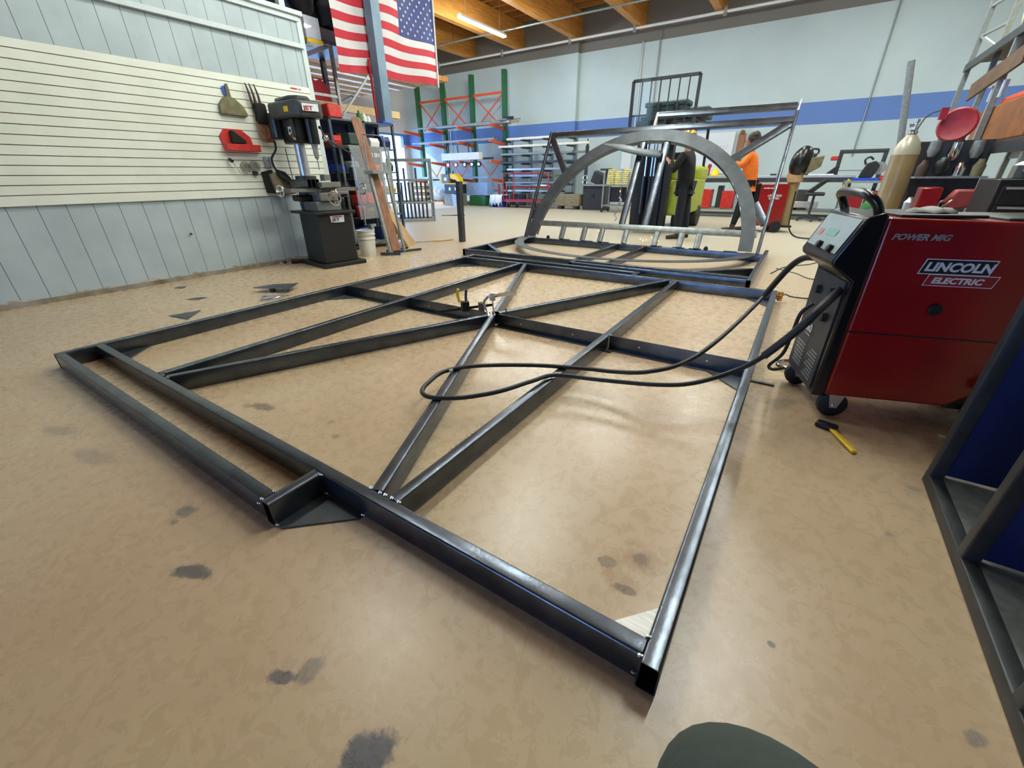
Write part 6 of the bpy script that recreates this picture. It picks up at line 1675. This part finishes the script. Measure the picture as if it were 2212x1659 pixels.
# ------------------------------------------------------------------ right hand racks and clutter
rr = thing('pallet_rack', 'tall grey pallet rack with timber shelves along the right side', 'rack', (2.0, 7.5, 0))
for x, y in ((1.62, 9.75), (1.75, 9.0), (1.62, 7.55), (1.62, 5.6), (2.5, 9.75), (2.5, 7.55), (2.5, 5.6)):
    MB().bar((x, y, 0), (x, y, 4.4), .06, .06).build('upright', M['galv'], rr)
for z in (1.42, 2.62):
    MB().box((1.58, 5.55, z - .10), (1.62, 9.8, z)).build('front_beam', M['dark'], rr)
    MB().box((2.5, 5.55, z - .10), (2.54, 9.8, z)).build('rear_beam', M['galv'], rr)
    MB().box((1.62, 5.6, z), (2.5, 9.75, z + .03)).build('timber_deck', M['boot'], rr)
for z in (3.3, 2.95):
    MB().bar((1.62, 9.72, z), (1.75, 9.0, z), .03, .03).build('cross_brace', M['galv'], rr)
MB().bar((1.62, 9.72, 2.95), (1.75, 9.0, 2.65), .03, .03).build('cross_brace', M['galv'], rr)
b = MB().sph((1.95, 8.2, 2.95), 1, 18, sc=(.25, .5, .42))
b.v = [(p[0], p[1], max(2.652, p[2] + .05 * math.sin(p[1] * 13))) for p in b.v]
tag(b.build('foam_roll', M['foam']), 'cream foam bundle on the upper deck of the right rack', 'foam')
tag(MB().box((1.66, 6.1, 1.452), (2.2, 8.2, 1.86)).build('orange_crate', mat('orange_brown_crate', (128, 78, 30), .6, 0, .3, 5), bevel=.02), 'long orange brown crate on the lower deck of the right rack', 'crate')
tag(MB().box((1.70, 6.4, 1.862), (2.1, 7.6, 1.93)).build('orange_cloth', M['orange'], bevel=.02), 'orange cloth lying on the orange brown crate', 'cloth')
tag(MB().bar((1.56, 8.6, 2.12), (1.60, 6.9, 2.28), .03, .20).build('tan_board', M['shadow_timber'], bevel=.004), 'wide brown board slung below the upper deck of the right rack', 'board')
tag(MB().box((1.6, 6.8, 2.652), (2.0, 7.3, 2.72)).build('blue_folder', mat('bright_blue_plastic', (40, 140, 200), .5)), 'bright blue flat item on the upper deck of the right rack', 'folder')
for k, (y, z) in enumerate(((7.9, 1.98), (7.7, 2.0), (7.5, 1.99))):
    tag(MB().cyl((1.66, y, 1.862 if False else 1.935), (1.66, y, z + .12), .03).build('glass_jar', M['alum']), '%s of three silver tubes standing on the orange cloth' % ('left', 'middle', 'right')[k], 'tube', 'silver tubes on the orange cloth')
dh = thing('duct_hose', 'silver flexible duct hanging at the right edge of the picture', 'duct', (1.35, 4.7, 2.0))
MB().tube([(1.55, 4.7, 2.60), (1.50, 4.7, 2.3), (1.40, 4.7, 2.05), (1.42, 4.7, 1.8), (1.55, 4.7, 1.62)], lambda u: .11 + .012 * math.sin(u * 90), 16, smooth=14).build('corrugated_hose', M['silver'], dh)
MB().tube([(1.55, 4.7, 2.58), (1.62, 5.0, 2.9), (1.62, 5.58, 3.0)], .02, 8).build('hanger', M['galv'], dh)
tag(MB().lathe((1.30, 7.0, 1.64), [(0, -.04), (.10, -.04), (.15, -.02), (.18, .02), (.16, .035), (.11, .015), (0, .015)], 28, axis=(-.35, -1, .1)).box((1.10, 6.95, 1.70), (1.17, 7.0, 1.82)).bar((1.30, 7.02, 1.6), (1.60, 7.5, 1.36), .03, .03).build('red_drain_pan', M['redcart']), 'round raspberry red plastic pan hung before the orange crate', 'pan')
tag(MB().tube([(1.10, 7.0, 1.8), (.98, 7.0, 1.72), (.92, 7.0, 1.4), (.90, 7.0, 1.05), (.86, 7.0, .8), (.85, 7.0, .02)], .008, 6, smooth=6).build('thin_hose', M['dark']), 'thin hose curving down left of the raspberry red pan', 'hose')
ct = thing('tool_chest', 'black tool chest with pale drawer trims behind the red welder', 'tool chest', (1.7, 4.9, 0))
MB().box((1.30, 4.62, .10), (2.2, 5.2, 1.09)).build('cabinet', M['black'], ct, bevel=.008)
for k in range(6):
    d_ = MB().box((1.33, 4.60, .18 + .145 * k), (2.17, 4.62, .31 + .145 * k)).build('drawer', M['black'], ct, bevel=.003)
    MB().box((1.35, 4.585, .29 + .145 * k), (2.15, 4.60, .305 + .145 * k)).build('drawer_pull', M['alum'], d_)
for x in (1.36, 2.14):
    MB().cyl((x - .02, 4.75, .05), (x + .02, 4.75, .05), .05).build('caster', M['rubber'], ct)
for x, y, z, kind, m_, sz, nm, lab, cat in (
        (1.46, 4.85, 1.09, 'box', 'castiron', (.12, .12, .10), 'bench_vise', 'grey vise jaw block on the left end of the black tool chest', 'vise'),
        (1.62, 4.9, 1.09, 'cyl', 'alum', (.06, 0, .16), 'metal_canister', 'shiny canister on the black tool chest', 'canister'),
        (1.80, 4.9, 1.09, 'box', 'galv', (.16, .12, .26), 'grey_machine_head', 'tall grey machine head on the black tool chest', 'machine'),
        (1.52, 5.1, 1.09, 'sph', 'plastic_white', (.07, 0, .07), 'white_bulb', 'round white bulb on the rear of the black tool chest', 'bulb'),
        (1.96, 5.05, 1.09, 'cyl', 'dark', (.07, 0, .22), 'dark_canister', 'dark canister at the right on the black tool chest', 'canister')):
    b = MB()
    if kind == 'box':
        b.box((x - sz[0] / 2, y - sz[1] / 2, z), (x + sz[0] / 2, y + sz[1] / 2, z + sz[2])).cyl((x, y - sz[1] / 2 - .04, z + sz[2] * .6), (x, y, z + sz[2] * .6), .02)
    elif kind == 'cyl':
        b.lathe((x, y, z), [(0, 0), (sz[0], 0), (sz[0], sz[2] * .8), (sz[0] * .5, sz[2]), (0, sz[2])], 18)
    else:
        b.sph((x, y, z + sz[2] * .95), sz[0], 14)
    tag(b.build(nm, M[m_], bevel=.005 if kind == 'box' else 0), lab, cat)
# low table of machine parts between cylinder and chest
lt2 = thing('parts_table', 'grey steel parts table crowded with tools between the cylinder and the tool chest', 'table', (1.25, 6.1, 0))
MB().box((.98, 5.75, .70), (1.60, 6.6, .74)).build('table_top', M['galv'], lt2)
for x, y in ((1.02, 5.8), (1.56, 5.8), (1.02, 6.55), (1.56, 6.55)):
    MB().bar((x, y, 0), (x, y, .70), .05, .05).build('leg', M['dark'], lt2)
MB().box((.98, 6.58, .74), (1.60, 6.62, 1.46)).build('rear_pegboard', M['dark'], lt2)
MB().box((1.0, 6.3, 1.08), (1.60, 6.58, 1.10)).build('upper_shelf', M['galv'], lt2)
o = MB().box((1.03, 5.8, .74), (1.20, 6.1, 1.00)).build('red_power_source', M['red'], bevel=.015)
tag(o, 'small bright red power source on the left of the parts table', 'welder')
vz = thing('bench_grinder', 'faded red machine vise with chrome handle on the parts table', 'vise', (1.38, 5.95, .74))
MB().prism([(1.25, .84), (1.32, .98), (1.50, .98), (1.56, .90), (1.50, .82), (1.32, .78)], 5.85, 6.02, fn=lambda a, b_, c_: (a, c_, b_)).build('jaw_body', mat('faded_red_casting', (150, 62, 58), .5, 0, .3, 14), vz, bevel=.02)
MB().cyl((1.40, 5.95, .74), (1.40, 5.95, .84), .05).build('base', M['castiron'], vz)
MB().cyl((1.30, 5.80, .88), (1.22, 5.78, .80), .01).sph((1.22, 5.78, .80), .018, 8).build('handle', M['chrome'], vz)
random.seed(11)
names = (('steel_bottle', 'steel bottle', 'alum'), ('torch_hood', 'smoky torch hood', 'dark'), ('coil', 'coil of bright wire', 'zinc'), ('white_jug', 'white jug', 'plastic_white'), ('brown_tin', 'brown tin', 'boot'), ('tool_pouch', 'black tool pouch', 'black'), ('chrome_cup', 'chrome cup', 'chrome'), ('olive_tin', 'olive tin', 'olive'))
for k, (nm, wd_, m_) in enumerate(names):
    x, y = 1.06 + .155 * (k % 4), 6.44
    z = 1.10 if k >= 4 else .74
    b = MB()
    if nm == 'coil':
        b.tube([(x + .05 * math.cos(a), y + .01 * a / 6, z + .065 + .05 * math.sin(a)) for a in [.4 * q for q in range(48)]], .008, 6)
    elif nm in ('torch_hood', 'tool_pouch'):
        b.sph((x, y, z + .10), 1, 14, sc=(.07, .07, .10))
    else:
        h_ = .14 + .03 * (k % 3)
        b.lathe((x, y, z), [(0, 0), (.05, 0), (.055, h_ * .6), (.03, h_ * .85), (.025, h_), (0, h_)], 16)
    tag(b.build(nm, M[m_]), '%s on the %s level of the parts table, %s from its left' % (wd_, 'upper' if k >= 4 else 'lower', ('first', 'second', 'third', 'fourth')[k % 4]), 'tin' if 'tin' in nm else wd_.split()[-1])
for k, (x, z0, z1, lab) in enumerate(((1.10, 1.30, 1.46, 'left'), (1.28, 1.26, 1.44, 'middle'), (1.46, 1.28, 1.45, 'right'))):
    tag(MB().lathe((x, 6.50, z0), [(0, 0), (.03, 0), (.055, .06), (.05, z1 - z0), (0, z1 - z0)], 14).build('spray_gun_cup', M['galv' if k != 1 else 'chrome']), '%s of three grey cups hung on the parts table pegboard' % lab, 'cup', 'cups on the pegboard')
b = MB().add([(.92, 6.9, 0), (1.42, 6.9, 0), (1.42, 7.4, 0), (.92, 7.4, 0), (1.08, 7.05, 1.08), (1.26, 7.05, 1.02), (1.26, 7.2, 1.05), (1.08, 7.2, 1.1)], [(0, 3, 2, 1), (4, 5, 6, 7), (0, 1, 5, 4), (1, 2, 6, 5), (2, 3, 7, 6), (3, 0, 4, 7)])
o = b.build('grey_tarp', mat('grey_canvas', (120, 120, 122), .9, 0, .3, 7, .8, 9), smooth=False)
tag(o, 'grey canvas draped over something right behind the tan gas cylinder', 'tarp')
tag(MB().bar((1.35, 6.75, 0), (1.10, 6.95, 1.25), .07, .02).build('dark_angle', M['dark']), 'dark steel strip leaning in front of the grey canvas', 'steel strip')

# light smoke from the welding drifting before the green case
m = bpy.data.materials.new('welding_smoke')
m.use_nodes = True
nt = m.node_tree
nt.nodes.remove(nt.nodes['Principled BSDF'])
vs_ = nt.nodes.new('ShaderNodeVolumePrincipled')
vs_.inputs['Color'].default_value = (.45, .7, .95, 1)
vs_.inputs['Density'].default_value = 0.55
vs_.inputs['Anisotropy'].default_value = 0.2
nt.links.new(vs_.outputs[0], nt.nodes['Material Output'].inputs['Volume'])
M['smoke'] = m
b = MB().sph((-2.78, 7.9, 2.0), 1, 16, sc=(.16, .14, .42)).sph((-2.75, 7.9, 2.55), 1, 16, sc=(.2, .16, .45))
so = MB().lathe((-2.78, 7.9, 1.55), [(.0, 0), (.08, .1), (.15, .35), (.17, .65), (.14, .95), (0, 1.2)], 18).build('smoke', M['smoke'])
tag(so, 'faint bluish welding smoke rising in front of the forklift', 'smoke', kind='stuff')
